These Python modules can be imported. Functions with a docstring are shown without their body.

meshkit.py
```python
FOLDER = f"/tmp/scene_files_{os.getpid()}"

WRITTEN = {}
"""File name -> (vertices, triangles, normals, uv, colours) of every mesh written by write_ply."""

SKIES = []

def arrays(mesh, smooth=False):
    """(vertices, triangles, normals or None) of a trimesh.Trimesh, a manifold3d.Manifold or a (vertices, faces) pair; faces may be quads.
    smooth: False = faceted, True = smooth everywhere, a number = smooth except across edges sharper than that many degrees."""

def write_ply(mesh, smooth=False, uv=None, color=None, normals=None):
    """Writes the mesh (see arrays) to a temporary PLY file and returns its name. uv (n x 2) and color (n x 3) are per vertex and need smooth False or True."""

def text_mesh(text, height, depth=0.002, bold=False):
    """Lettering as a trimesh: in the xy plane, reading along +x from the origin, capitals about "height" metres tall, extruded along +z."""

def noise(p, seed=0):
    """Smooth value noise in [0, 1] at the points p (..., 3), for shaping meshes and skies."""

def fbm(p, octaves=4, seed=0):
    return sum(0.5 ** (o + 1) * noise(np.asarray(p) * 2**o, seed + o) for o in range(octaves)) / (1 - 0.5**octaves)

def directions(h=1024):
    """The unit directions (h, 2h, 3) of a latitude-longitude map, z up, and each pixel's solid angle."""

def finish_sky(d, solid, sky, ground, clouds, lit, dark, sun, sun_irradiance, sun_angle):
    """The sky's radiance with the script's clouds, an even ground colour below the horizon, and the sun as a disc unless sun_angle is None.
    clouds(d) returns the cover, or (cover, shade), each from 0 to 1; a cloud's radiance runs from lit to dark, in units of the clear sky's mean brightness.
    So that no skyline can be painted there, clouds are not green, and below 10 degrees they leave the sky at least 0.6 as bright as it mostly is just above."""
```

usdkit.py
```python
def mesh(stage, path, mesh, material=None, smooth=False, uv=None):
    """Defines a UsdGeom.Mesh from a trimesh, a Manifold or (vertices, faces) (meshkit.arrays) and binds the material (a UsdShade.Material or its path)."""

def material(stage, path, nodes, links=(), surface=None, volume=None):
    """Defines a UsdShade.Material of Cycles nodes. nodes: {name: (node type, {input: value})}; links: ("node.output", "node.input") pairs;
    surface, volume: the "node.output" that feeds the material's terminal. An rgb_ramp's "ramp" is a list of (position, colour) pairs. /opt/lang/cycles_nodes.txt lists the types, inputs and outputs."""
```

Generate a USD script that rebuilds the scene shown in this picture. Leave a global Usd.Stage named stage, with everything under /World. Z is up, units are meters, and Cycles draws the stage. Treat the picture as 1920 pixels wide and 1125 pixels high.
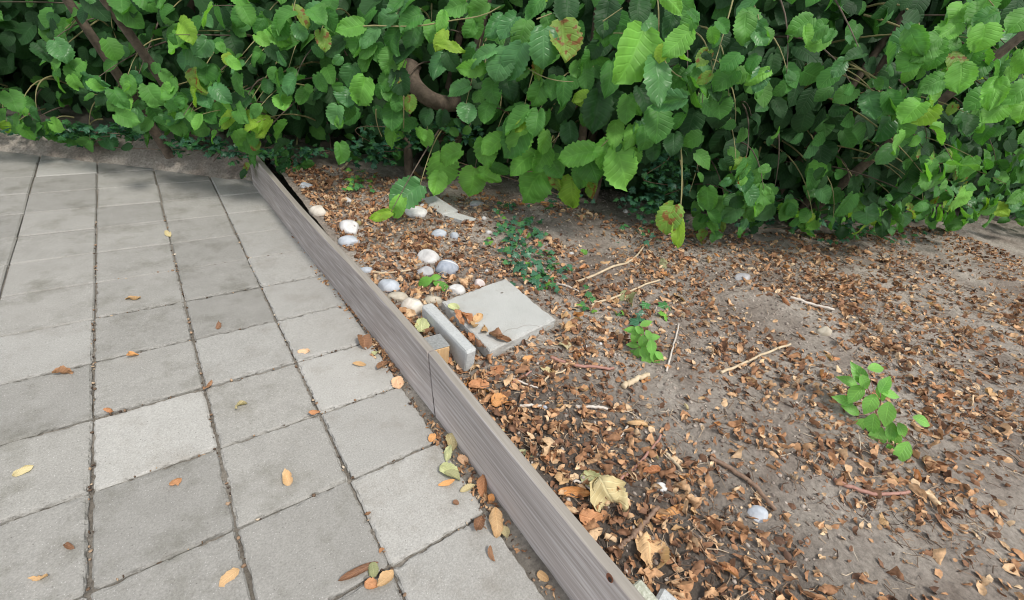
import math, numpy as np, trimesh, usdkit, meshkit
from pxr import Usd, UsdGeom, UsdLux, UsdShade, Gf, Sdf
from scipy.spatial.transform import Rotation as Rot

stage = Usd.Stage.CreateInMemory()
UsdGeom.SetStageUpAxis(stage, 'Z'); UsdGeom.SetStageMetersPerUnit(stage, 1.0)
UsdGeom.Xform.Define(stage, '/World'); UsdGeom.Scope.Define(stage, '/World/Looks')
mat = lambda name, *a, **k: usdkit.material(stage, '/World/Looks/' + name, *a, **k)

# ------------------------------------------------------------------ camera
FPX = 869.4
CAM = np.array([-0.2421, -0.9132, 1.2496])
ROT = Rot.from_euler('zxz', [0.149252, 1.009765, -0.696922]).as_matrix()   # columns: right, up, back
cam = UsdGeom.Camera.Define(stage, '/World/camera')
cam.CreateHorizontalApertureAttr(36.0); cam.CreateVerticalApertureAttr(36.0 * 600 / 1024)
cam.CreateFocalLengthAttr(36.0 * FPX / 1920); cam.CreateClippingRangeAttr(Gf.Vec2f(0.02, 500))
M4 = np.eye(4); M4[:3, :3] = ROT.T; M4[3, :3] = CAM
cam.AddTransformOp().Set(Gf.Matrix4d(M4.tolist()))
cam.CreateExposureAttr(1.08)

# ------------------------------------------------------------------ sky and sun
SUN = np.array([0.10, -0.62, 0.95]); SUN /= np.linalg.norm(SUN)
elev, az = math.asin(SUN[2]), math.atan2(SUN[0], SUN[1])
dome = UsdLux.DomeLight.Define(stage, '/World/sky')
skym = mat('sky_material', {'sky': ('sky_texture', {'sky_type': 'single_scattering', 'sun_disc': False, 'sun_elevation': elev, 'sun_rotation': az, 'aerosol_density': 2.5}),
                            'tc': ('texture_coordinate', {}),
                            'n': ('noise_texture', {'scale': 2.2, 'detail': 5.0}),
                            'r': ('rgb_ramp', {'ramp': [(0.3, (.45, .45, .45)), (0.6, (.9, .9, .9))]}),
                            'mx': ('mix_color', {'b': (6.2, 6.3, 6.5), 'use_clamp': False}),
                            'bg': ('background_shader', {'strength': 0.095})},
           [('tc.generated', 'n.vector'), ('n.fac', 'r.fac'), ('r.color', 'mx.fac'), ('sky.color', 'mx.a'), ('mx.result', 'bg.color')], surface='bg.background')
UsdShade.MaterialBindingAPI.Apply(dome.GetPrim()).Bind(skym)
sun = UsdLux.DistantLight.Define(stage, '/World/sun')
sun.CreateIntensityAttr(0.4); sun.CreateAngleAttr(11.0); sun.CreateColorAttr(Gf.Vec3f(1.0, 0.95, 0.87)); sun.CreateNormalizeAttr(True)
zz = SUN; xx = np.cross([0, 0, 1], zz); xx /= np.linalg.norm(xx); yy = np.cross(zz, xx)
L4 = np.eye(4); L4[0, :3], L4[1, :3], L4[2, :3] = xx, yy, zz
sun.AddTransformOp().Set(Gf.Matrix4d(L4.tolist()))

# ------------------------------------------------------------------ helpers
USED = {}
def numbered(path):
    n = USED.get(path, 0); USED[path] = n + 1
    return path if n == 0 else '%s_%03d' % (path, n)
def keys(prim, label=None, cat=None, group=None, kind=None):
    for k, v in (('label', label), ('category', cat), ('group', group), ('kind', kind)):
        if v: prim.SetCustomDataByKey(k, v)
ORIGIN = {}
def thing(name, label=None, cat=None, group=None, loc=(0, 0, 0), kind=None):
    path = numbered('/World/' + name)
    x = UsdGeom.Xform.Define(stage, path); x.AddTranslateOp().Set(Gf.Vec3d(*map(float, loc)))
    ORIGIN[path] = np.array(loc, float); keys(x.GetPrim(), label, cat, group, kind)
    return path
def obj(name, mesh, material, parent='/World', smooth=True, uv=None, label=None, cat=None, group=None, kind=None):
    path = numbered(parent + '/' + name)
    o = ORIGIN.get(parent, np.zeros(3))
    if hasattr(mesh, 'to_mesh') or isinstance(mesh, trimesh.Trimesh):
        v, f, n = meshkit.arrays(mesh, False); v = np.array(v); mesh = (v, f)
    m = usdkit.mesh(stage, path, (np.asarray(mesh[0], float) - o, mesh[1]), material, smooth=smooth, uv=uv)
    ORIGIN[path] = o
    keys(m.GetPrim(), label, cat, group, kind)
    return path
def project(X):
    d = (np.asarray(X, float) - CAM) @ ROT
    w = np.where(-d[..., 2] > 0.02, -d[..., 2], np.nan)
    return np.stack([960 + FPX * d[..., 0] / w, 562.5 - FPX * d[..., 1] / w], -1), w
def ray(u):
    w = ROT @ np.array([(u[0] - 960) / FPX, -(u[1] - 562.5) / FPX, -1.0])
    return w / np.linalg.norm(w)
def at_z(u, z):
    w = ray(u); return CAM + w * (z - CAM[2]) / w[2]
def soil_height(x, y):                                              # height of the soil in the bed
    x, y = np.asarray(x, float), np.asarray(y, float)
    p = np.stack([x, y, np.zeros_like(x)], -1)
    base = 0.165 + 0.035 * np.clip((x - 0.4) / 1.5, 0, 1)
    base = base + 0.05 * np.exp(-(((x - 1.52) / .26) ** 2 + ((y - .98) / .26) ** 2))
    base = base + 0.03 * np.exp(-(((x - 1.45) / .13) ** 2 + ((y - .42) / .13) ** 2))
    base = base - .045 * np.exp(-(((x - .42) / .07) ** 2 + ((y - .14) / .08) ** 2))
    return base + 0.030 * (meshkit.fbm(p * 4.5, 3, 5) - .5) + 0.016 * (meshkit.fbm(p * 22, 3, 9) - .5)
GX, GY, GD = .2, -2.4, .012
_gx, _gy = np.meshgrid(GX + GD * np.arange(630), GY + GD * np.arange(740)); TABLE = soil_height(_gx, _gy)
def S(x, y):                                              # the same, read from a table
    i = np.clip((np.asarray(x, float) - GX) / GD, 0, TABLE.shape[1] - 1.001); j = np.clip((np.asarray(y, float) - GY) / GD, 0, TABLE.shape[0] - 1.001)
    a, b = i.astype(int), j.astype(int); f, g_ = i - a, j - b
    return (TABLE[b, a] * (1 - f) + TABLE[b, a + 1] * f) * (1 - g_) + (TABLE[b + 1, a] * (1 - f) + TABLE[b + 1, a + 1] * f) * g_
def on_soil(u):
    q = at_z(u, .19)
    for _ in range(4): q = at_z(u, float(S(q[0], q[1])))
    return q
def pxsize(px, q):                                        # metres that px photograph pixels span at q
    return px * float(project(q)[1]) / FPX
def merge(parts):
    V, F, U, o = [], [], [], 0
    for p in parts:
        V.append(p[0]); F.append(p[1] + o); o += len(p[0])
        if len(p) > 2: U.append(p[2])
    return (np.vstack(V), np.vstack(F)) + ((np.vstack(U),) if U else ())
def tube(pts, radii, n=7, cap=True):
    pts = np.asarray(pts, float); k = len(pts); radii = np.broadcast_to(radii, (k,))
    t = np.gradient(pts, axis=0); t /= np.maximum(np.linalg.norm(t, axis=1, keepdims=True), 1e-9)
    ref = np.array([0.31, 0.22, 0.92]); a = np.cross(t, ref); a /= np.maximum(np.linalg.norm(a, axis=1, keepdims=True), 1e-9); b = np.cross(t, a)
    th = np.arange(n) / n * 2 * np.pi
    V = (pts[:, None] + radii[:, None, None] * (np.cos(th)[None, :, None] * a[:, None] + np.sin(th)[None, :, None] * b[:, None])).reshape(-1, 3)
    F = []
    for i in range(k - 1):
        for j in range(n):
            p, q = i * n + j, i * n + (j + 1) % n
            F += [(p, p + n, q), (q, p + n, q + n)]
    if cap:
        V = np.vstack([V, pts[:1], pts[-1:]]); c0, c1 = len(V) - 2, len(V) - 1
        for j in range(n):
            F += [(c0, j, (j + 1) % n), (c1, (k - 1) * n + (j + 1) % n, (k - 1) * n + j)]
    return V, np.array(F)[:, ::-1]
def curve(pts, n=10):
    pts = np.asarray(pts, float)
    if len(pts) == 2: return pts[0] + np.linspace(0, 1, n)[:, None] * (pts[1] - pts[0])
    from scipy.interpolate import CubicSpline
    d = np.r_[0, np.cumsum(np.linalg.norm(np.diff(pts, axis=0), axis=1))]
    return CubicSpline(d, pts)(np.linspace(0, d[-1], n))
def rbox(sx, sy, sz, r, jitter=0, seed=0, sub=0):           # box with chamfered edges, centred
    x, y, z = sx / 2, sy / 2, sz / 2
    pts = np.array([[a * (x - (i != 0) * r), b * (y - (i != 1) * r), c * (z - (i != 2) * r)] for a in (-1, 1) for b in (-1, 1) for c in (-1, 1) for i in range(3)])
    if jitter: pts = pts + np.random.default_rng(seed).normal(0, jitter, pts.shape)
    h = trimesh.convex.convex_hull(pts)
    for _ in range(sub): h = h.subdivide()
    return h
def frame(tip, nrm):
    t = tip / np.linalg.norm(tip); n = nrm - t * (nrm @ t); n /= np.linalg.norm(n)
    return np.stack([np.cross(t, n), t, n], 1)             # columns: across, along, normal

# ------------------------------------------------------------------ materials
def leaf_mat(name, c1, c2, vein=.14, spots=0.0, trans=.42, rough=.55, spotc=(.22, .10, .03), sides=7.0):
    n = {'tc': ('texture_coordinate', {}), 'sx': ('separate_xyz', {}), 'oi': ('object_info', {}), 'ge': ('geometry', {}),
         'rnd': ('math', {'math_type': 'add'}), 'rf': ('math', {'math_type': 'fraction'}),
         'mixc': ('mix_color', {'a': c1, 'b': c2}),
         'us': ('math', {'math_type': 'subtract', 'value2': .5}), 'ua': ('math', {'math_type': 'absolute'}),
         'vm': ('math', {'math_type': 'multiply', 'value2': sides}), 'um': ('math', {'math_type': 'multiply', 'value2': 3.2}),
         'sd': ('math', {'math_type': 'subtract'}), 'fr': ('math', {'math_type': 'pingpong', 'value2': .5}),
         'mr': ('map_range', {'from_min': 0.0, 'from_max': .16, 'to_min': 1.0, 'to_max': 0.0, 'clamp': True}),
         'mid': ('map_range', {'from_min': .012, 'from_max': .045, 'to_min': 1.0, 'to_max': 0.0, 'clamp': True}),
         'vx': ('math', {'math_type': 'maximum'}), 'vs': ('math', {'math_type': 'multiply', 'value2': vein}),
         'mixv': ('mix_color', {'b': tuple(min(1, 1.9 * k + .03) for k in c2)}),
         'ns': ('noise_texture', {'scale': 38.0, 'detail': 4.0}),
         'sp': ('map_range', {'from_min': .72 - .22 * spots, 'from_max': .80 - .2 * spots, 'to_min': 0.0, 'to_max': 1.0 if spots else 0.0, 'clamp': True}),
         'mixs': ('mix_color', {'b': spotc}),
         'nb': ('noise_texture', {'scale': 12.0, 'detail': 3.0}), 'hv': ('hsv', {}), 'hm': ('map_range', {'from_min': .3, 'from_max': .7, 'to_min': .78, 'to_max': 1.22}),
         'bp': ('bump', {'strength': .55, 'distance': .0025, 'invert': True}),
         'p': ('principled_bsdf', {'roughness': rough, 'specular_ior_level': .35}), 'tr': ('translucent_bsdf', {}),
         'tcol': ('mix_color', {'blend_type': 'multiply', 'fac': 1.0, 'b': (1.15, 1.25, .55), 'use_clamp': False}),
         'mc': ('mix_closure', {'fac': trans})}
    l = [('tc.UV', 'sx.vector'), ('oi.random', 'rnd.value1'), ('ge.random_per_island', 'rnd.value2'), ('rnd.value', 'rf.value1'), ('rf.value', 'mixc.fac'),
         ('sx.x', 'us.value1'), ('us.value', 'ua.value1'), ('sx.y', 'vm.value1'), ('ua.value', 'um.value1'), ('vm.value', 'sd.value1'), ('um.value', 'sd.value2'),
         ('sd.value', 'fr.value1'), ('fr.value', 'mr.value'), ('ua.value', 'mid.value'), ('mr.result', 'vx.value1'), ('mid.result', 'vx.value2'), ('vx.value', 'vs.value1'),
         ('mixc.result', 'mixv.a'), ('vs.value', 'mixv.fac'), ('ge.position', 'ns.vector'), ('ns.fac', 'sp.value'), ('mixv.result', 'mixs.a'), ('sp.result', 'mixs.fac'),
         ('ge.position', 'nb.vector'), ('nb.fac', 'hm.value'), ('hm.result', 'hv.value'), ('mixs.result', 'hv.color'),
         ('vx.value', 'bp.height'), ('bp.normal', 'p.normal'), ('hv.color', 'p.base_color'), ('hv.color', 'tcol.a'), ('tcol.result', 'tr.color'), ('p.BSDF', 'mc.closure1'), ('tr.BSDF', 'mc.closure2')]
    return mat(name, n, l, surface='mc.closure')
HZ = {'mid': leaf_mat('hazel_leaf_mid', (.056, .195, .038), (.105, .280, .052)),
      'blue': leaf_mat('hazel_leaf_cool', (.062, .195, .068), (.105, .265, .085), rough=.36),
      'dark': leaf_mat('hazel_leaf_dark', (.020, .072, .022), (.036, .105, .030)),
      'light': leaf_mat('hazel_leaf_light', (.125, .345, .055), (.185, .430, .070)),
      'yellow': leaf_mat('hazel_leaf_yellow', (.200, .380, .040), (.270, .430, .050), spots=.25),
      'spot': leaf_mat('hazel_leaf_spotted', (.150, .290, .045), (.210, .330, .060), spots=.9)}
IVY = {'dark': leaf_mat('ivy_leaf_dark', (.024, .088, .052), (.050, .145, .078), vein=.5, rough=.3, trans=.12, sides=4.0),
       'green': leaf_mat('ivy_leaf_green', (.035, .13, .045), (.06, .19, .055), vein=.5, rough=.32, trans=.2, sides=4.0),
       'fresh': leaf_mat('ivy_leaf_fresh', (.13, .33, .05), (.2, .42, .07), vein=.3, rough=.4, trans=.3, sides=4.0)}
SEED = leaf_mat('seedling_leaf', (.13, .34, .06), (.20, .44, .09), vein=.3, trans=.35, rough=.4)
def dead(name, c1, c2, spots=.35, spotc=(.09, .04, .02), trans=.12):
    return leaf_mat(name, c1, c2, vein=.3, spots=spots, spotc=spotc, trans=trans, rough=.7)
DL = {'rust': dead('dead_leaf_rust', (.36, .155, .07), (.50, .25, .12)), 'tan': dead('dead_leaf_tan', (.44, .27, .13), (.55, .36, .19), spotc=(.26, .12, .05)),
      'brown': dead('dead_leaf_brown', (.19, .10, .06), (.30, .16, .085)), 'yellow': dead('dead_leaf_yellow', (.44, .36, .18), (.54, .46, .27), spotc=(.42, .24, .09)),
      'pale': dead('dead_leaf_pale_green', (.42, .45, .22), (.5, .5, .28), spotc=(.4, .3, .14)), 'olive': dead('dead_leaf_olive', (.20, .22, .10), (.28, .28, .15)),
      'orange': dead('dead_leaf_orange', (.55, .24, .08), (.62, .32, .13)), 'peach': dead('dead_leaf_peach', (.62, .36, .20), (.66, .42, .26), spotc=(.45, .2, .1))}
def island_mat(name, ramp, rough=.8):                     # one colour per piece, kept in the piece's uv
    return mat(name, {'ge': ('geometry', {}), 'tc': ('texture_coordinate', {}), 'sx': ('separate_xyz', {}), 'r': ('rgb_ramp', {'ramp': ramp, 'interpolate': True}), 'n': ('noise_texture', {'scale': 90.0, 'detail': 3.0}),
                      'm': ('map_range', {'from_min': .3, 'from_max': .7, 'to_min': .7, 'to_max': 1.25}), 'h': ('hsv', {}), 'p': ('principled_bsdf', {'roughness': rough, 'specular_ior_level': .25})},
               [('tc.UV', 'sx.vector'), ('sx.x', 'r.fac'), ('ge.position', 'n.vector'), ('n.fac', 'm.value'), ('m.result', 'h.value'), ('r.color', 'h.color'), ('h.color', 'p.base_color')], surface='p.BSDF')
def one_uv(p):                                            # a piece (vertices, faces) with its colour number
    return p[0], p[1], np.full((len(p[0]), 2), rng.random())
LITTER = island_mat('litter_colours', [(0, (.10, .058, .04)), (.25, (.20, .105, .06)), (.5, (.33, .175, .09)), (.72, (.44, .255, .135)), (.9, (.52, .35, .205)), (1, (.60, .45, .29))])
DEBRIS = island_mat('debris_colours', [(0, (.05, .035, .028)), (.4, (.13, .085, .055)), (.7, (.26, .17, .11)), (.9, (.42, .32, .22)), (1, (.55, .48, .38))])
CRUMB = island_mat('crumb_colours', [(0, (.13, .105, .09)), (.5, (.28, .235, .20)), (1, (.42, .37, .32))])
def stone_mat(name, c1, c2, scale=25.0, veins=0.0, rough=.65):
    return mat(name, {'ge': ('geometry', {}), 'n': ('noise_texture', {'scale': scale, 'detail': 6.0, 'roughness': .6, 'distortion': .6}), 'r': ('rgb_ramp', {'ramp': [(.3, c1), (.65, c2)]}),
                      'n2': ('noise_texture', {'scale': 240.0, 'detail': 3.0}), 'b': ('bump', {'strength': .5, 'distance': .002}),
                      'w': ('wave_texture', {'bands_direction': 'diagonal', 'scale': 5.0, 'distortion': 7.0, 'detail': 4.0}), 'wr': ('map_range', {'from_min': .93, 'from_max': 1.0, 'to_min': 0.0, 'to_max': veins, 'clamp': True}),
                      'mx': ('mix_color', {'b': (.68, .68, .68)}), 'p': ('principled_bsdf', {'roughness': rough, 'specular_ior_level': .35})},
               [('ge.position', 'n.vector'), ('n.fac', 'r.fac'), ('ge.position', 'n2.vector'), ('n2.fac', 'b.height'), ('b.normal', 'p.normal'), ('ge.position', 'w.vector'), ('w.fac', 'wr.value'),
                ('wr.result', 'mx.fac'), ('r.color', 'mx.a'), ('mx.result', 'p.base_color')], surface='p.BSDF')
ST = {'white': stone_mat('stone_white', (.38, .37, .36), (.60, .595, .585)), 'cream': stone_mat('stone_cream', (.42, .37, .31), (.64, .60, .53)),
      'blue': stone_mat('stone_blue_grey', (.20, .225, .275), (.36, .39, .44), veins=.8), 'grey': stone_mat('stone_grey', (.24, .24, .25), (.40, .40, .41)),
      'paleblue': stone_mat('stone_pale_blue', (.29, .32, .36), (.46, .49, .53)), 'beige': stone_mat('stone_beige', (.30, .26, .20), (.46, .42, .34)),
      'pink': stone_mat('stone_pinkish', (.44, .38, .36), (.64, .57, .55))}
def concrete_mat(name, c1, c2, speck=.5, dirt=(.16, .14, .11), dirtamt=.5, rough=.85):
    return mat(name, {'ge': ('geometry', {}), 'oi': ('object_info', {}), 'n': ('noise_texture', {'scale': 9.0, 'detail': 8.0, 'roughness': .75}), 'r': ('rgb_ramp', {'ramp': [(.3, c1), (.7, c2)]}),
                      'v': ('voronoi_texture', {'scale': 170.0}), 'vr': ('map_range', {'from_min': .10, 'from_max': .22, 'to_min': speck, 'to_max': 0.0, 'clamp': True}),
                      'vc': ('separate_xyz', {}), 'vt': ('map_range', {'from_min': .72, 'from_max': .76, 'to_min': 0.0, 'to_max': 1.0, 'clamp': True}), 'vm': ('math', {'math_type': 'multiply'}),
                      'm1': ('mix_color', {'b': (.68, .67, .65)}),
                      'v2': ('voronoi_texture', {'scale': 95.0}), 'vr2': ('map_range', {'from_min': .08, 'from_max': .2, 'to_min': .75, 'to_max': 0.0, 'clamp': True}),
                      'vc2': ('separate_xyz', {}), 'vt2': ('map_range', {'from_min': .80, 'from_max': .84, 'to_min': 0.0, 'to_max': 1.0, 'clamp': True}), 'vm2': ('math', {'math_type': 'multiply'}),
                      'm2': ('mix_color', {'b': (.12, .11, .10)}),
                      'nd': ('noise_texture', {'scale': 5.5, 'detail': 9.0, 'roughness': .72}), 'dr': ('map_range', {'from_min': .5, 'from_max': .74, 'to_min': 0.0, 'to_max': dirtamt, 'clamp': True}),
                      'm3': ('mix_color', {'b': dirt}), 'hv': ('hsv', {}), 'hm': ('map_range', {'to_min': .88, 'to_max': 1.1}),
                      'nf': ('noise_texture', {'scale': 210.0, 'detail': 5.0, 'roughness': .75}), 'b': ('bump', {'strength': .8, 'distance': .002}),
                      'nm': ('map_range', {'from_min': .3, 'from_max': .7, 'to_min': .74, 'to_max': 1.24}), 'mm': ('math', {'math_type': 'multiply'}),
                      'p': ('principled_bsdf', {'roughness': rough, 'specular_ior_level': .25})},
               [('ge.position', 'n.vector'), ('n.fac', 'r.fac'), ('ge.position', 'v.vector'), ('v.distance', 'vr.value'), ('v.color', 'vc.vector'), ('vc.x', 'vt.value'), ('vr.result', 'vm.value1'), ('vt.result', 'vm.value2'),
                ('vm.value', 'm1.fac'), ('r.color', 'm1.a'), ('ge.position', 'v2.vector'), ('v2.distance', 'vr2.value'), ('v2.color', 'vc2.vector'), ('vc2.x', 'vt2.value'), ('vr2.result', 'vm2.value1'), ('vt2.result', 'vm2.value2'),
                ('vm2.value', 'm2.fac'), ('m1.result', 'm2.a'), ('ge.position', 'nd.vector'), ('nd.fac', 'dr.value'), ('dr.result', 'm3.fac'), ('m2.result', 'm3.a'),
                ('oi.random', 'hm.value'), ('ge.position', 'nf.vector'), ('nf.fac', 'nm.value'), ('nm.result', 'mm.value1'), ('hm.result', 'mm.value2'), ('mm.value', 'hv.value'), ('m3.result', 'hv.color'), ('hv.color', 'p.base_color'),
                ('nf.fac', 'b.height'), ('b.normal', 'p.normal')], surface='p.BSDF')
PAVER = concrete_mat('paver_concrete', (.305, .298, .278), (.35, .343, .322))
PAVER_DARK = concrete_mat('paver_concrete_mossy', (.235, .228, .21), (.29, .282, .262), dirt=(.11, .105, .08), dirtamt=.7)
SLAB = concrete_mat('slab_concrete', (.34, .345, .33), (.40, .403, .388), speck=.3, dirtamt=.35, dirt=(.22, .18, .14))
EDGING = concrete_mat('edging_concrete', (.41, .425, .42), (.475, .487, .482), speck=.35, dirtamt=.2)
def soil_mat(name, dark, sand, damp=False):
    # damp: the dark moist humus that lies along the near plank
    return mat(name, {'px': ('separate_xyz', {}), 'dx': ('map_range', {'range_type': 'smoothstep', 'from_min': .45, 'from_max': 1.15, 'to_min': .85 if damp else 0.0, 'to_max': 0.0, 'clamp': True}), 'dy': ('map_range', {'range_type': 'smoothstep', 'from_min': -.15, 'from_max': .25, 'to_min': 1.0, 'to_max': 0.0, 'clamp': True}),
                      'dm': ('math', {'math_type': 'multiply'}), 'mw': ('mix_color', {'b': (.085, .068, .056)}), 'ge': ('geometry', {}), 'n': ('noise_texture', {'scale': 3.2, 'detail': 5.0, 'roughness': .6}), 'r': ('rgb_ramp', {'ramp': [(.36, dark), (.62, sand)]}),
                      'n2': ('noise_texture', {'scale': 70.0, 'detail': 6.0, 'roughness': .7}), 'm': ('map_range', {'from_min': .3, 'from_max': .7, 'to_min': .6, 'to_max': 1.3}), 'h': ('hsv', {}),
                      'n3': ('noise_texture', {'scale': 320.0, 'detail': 5.0, 'roughness': .75}), 'b': ('bump', {'strength': 1.0, 'distance': .006}), 'b2': ('bump', {'strength': .9, 'distance': .012}),
                      'p': ('principled_bsdf', {'roughness': .95, 'specular_ior_level': .15})},
               [('ge.position', 'n.vector'), ('n.fac', 'r.fac'), ('ge.position', 'n2.vector'), ('n2.fac', 'm.value'), ('m.result', 'h.value'), ('r.color', 'mw.a'), ('ge.position', 'px.vector'), ('px.x', 'dx.value'), ('px.y', 'dy.value'), ('dx.result', 'dm.value1'), ('dy.result', 'dm.value2'), ('dm.value', 'mw.fac'), ('mw.result', 'h.color'), ('h.color', 'p.base_color'),
                ('ge.position', 'n3.vector'), ('n3.fac', 'b.height'), ('n2.fac', 'b2.height'), ('b2.normal', 'b.normal'), ('b.normal', 'p.normal')], surface='p.BSDF')
SOIL = soil_mat('bed_soil', (.24, .20, .168), (.43, .385, .335), True)
JOINT = soil_mat('joint_dirt', (.20, .178, .15), (.34, .31, .27))
def wood_mat(name, c1, c2, c3, axis='y', scale=(110.0, 2.2, 110.0), algae=.0):
    return mat(name, {'ge': ('geometry', {}), 'mp': ('mapping', {'scale': scale}), 'n': ('noise_texture', {'scale': 1.0, 'detail': 5.0, 'roughness': .6, 'distortion': .35}),
                      'r': ('rgb_ramp', {'ramp': [(.28, c1), (.5, c2), (.68, c3)]}), 'mp2': ('mapping', {'scale': (5.0, .9, 9.0)}), 'n2': ('noise_texture', {'scale': 1.0, 'detail': 4.0}),
                      'm': ('map_range', {'from_min': .3, 'from_max': .7, 'to_min': .78, 'to_max': 1.2}), 'h': ('hsv', {}),
                      'mp3': ('mapping', {'scale': tuple(2.4 * k for k in scale)}), 'n3': ('noise_texture', {'scale': 1.0, 'detail': 4.0}), 'cr': ('map_range', {'from_min': .66, 'from_max': .74, 'to_min': 0.0, 'to_max': .7, 'clamp': True}), 'mc': ('mix_color', {'b': tuple(.4 * k for k in c1)}),
                      'sx': ('separate_xyz', {}), 'tm': ('map_range', {'from_min': .6, 'from_max': .9, 'to_min': 0.0, 'to_max': algae, 'clamp': True}), 'ma': ('mix_color', {'b': (.215, .20, .165)}),
                      'b': ('bump', {'strength': .7, 'distance': .003}), 'p': ('principled_bsdf', {'roughness': .8, 'specular_ior_level': .25})},
               [('ge.position', 'mp.vector'), ('mp.vector', 'n.vector'), ('n.fac', 'r.fac'), ('ge.position', 'mp2.vector'), ('mp2.vector', 'n2.vector'), ('n2.fac', 'm.value'), ('m.result', 'h.value'), ('r.color', 'h.color'),
                ('ge.position', 'mp3.vector'), ('mp3.vector', 'n3.vector'), ('n3.fac', 'cr.value'), ('cr.result', 'mc.fac'), ('h.color', 'mc.a'),
                ('ge.normal', 'sx.vector'), ('sx.z', 'tm.value'), ('tm.result', 'ma.fac'), ('mc.result', 'ma.a'), ('ma.result', 'p.base_color'), ('n.fac', 'b.height'), ('b.normal', 'p.normal')], surface='p.BSDF')
BOARD = wood_mat('weathered_board', (.23, .20, .184), (.315, .284, .266), (.43, .40, .385), algae=.6)
STAKE = wood_mat('stake_wood', (.46, .29, .14), (.60, .40, .21), (.68, .49, .28), scale=(150.0, 150.0, 4.0), algae=.0)
STAKE_TOP = wood_mat('stake_weathered_top', (.17, .175, .17), (.24, .245, .24), (.30, .31, .30), scale=(120.0, 120.0, 5.0))
GREENWOOD = wood_mat('stake_green_wood', (.24, .25, .19), (.34, .35, .28), (.48, .49, .42), scale=(120.0, 120.0, 5.0))
TWIG = {'brown': stone_mat('twig_brown', (.13, .08, .055), (.24, .16, .11), 60), 'straw': stone_mat('twig_straw', (.40, .31, .20), (.56, .46, .32), 60),
        'grey': stone_mat('twig_grey', (.42, .37, .32), (.58, .53, .47), 60), 'red': stone_mat('twig_reddish', (.26, .13, .10), (.36, .20, .16), 60)}
BARK = stone_mat('bark', (.055, .042, .032), (.13, .10, .075), 30, rough=.9)
SHOOT = stone_mat('green_shoot', (.17, .17, .07), (.26, .23, .11), 40)
RUST = stone_mat('rust_metal', (.16, .06, .035), (.27, .11, .06), 120, rough=.8)
HOLE = stone_mat('hole_dark', (.02, .015, .012), (.035, .025, .02), 120, rough=.9)

# ------------------------------------------------------------------ ground, paving, bed
g = 60.0
obj('ground', (np.array([[-g, -g, -.06], [g, -g, -.06], [g, g, -.06], [-g, g, -.06]]), np.array([[0, 1, 2, 3]])), JOINT, smooth=False, kind='structure')
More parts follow.
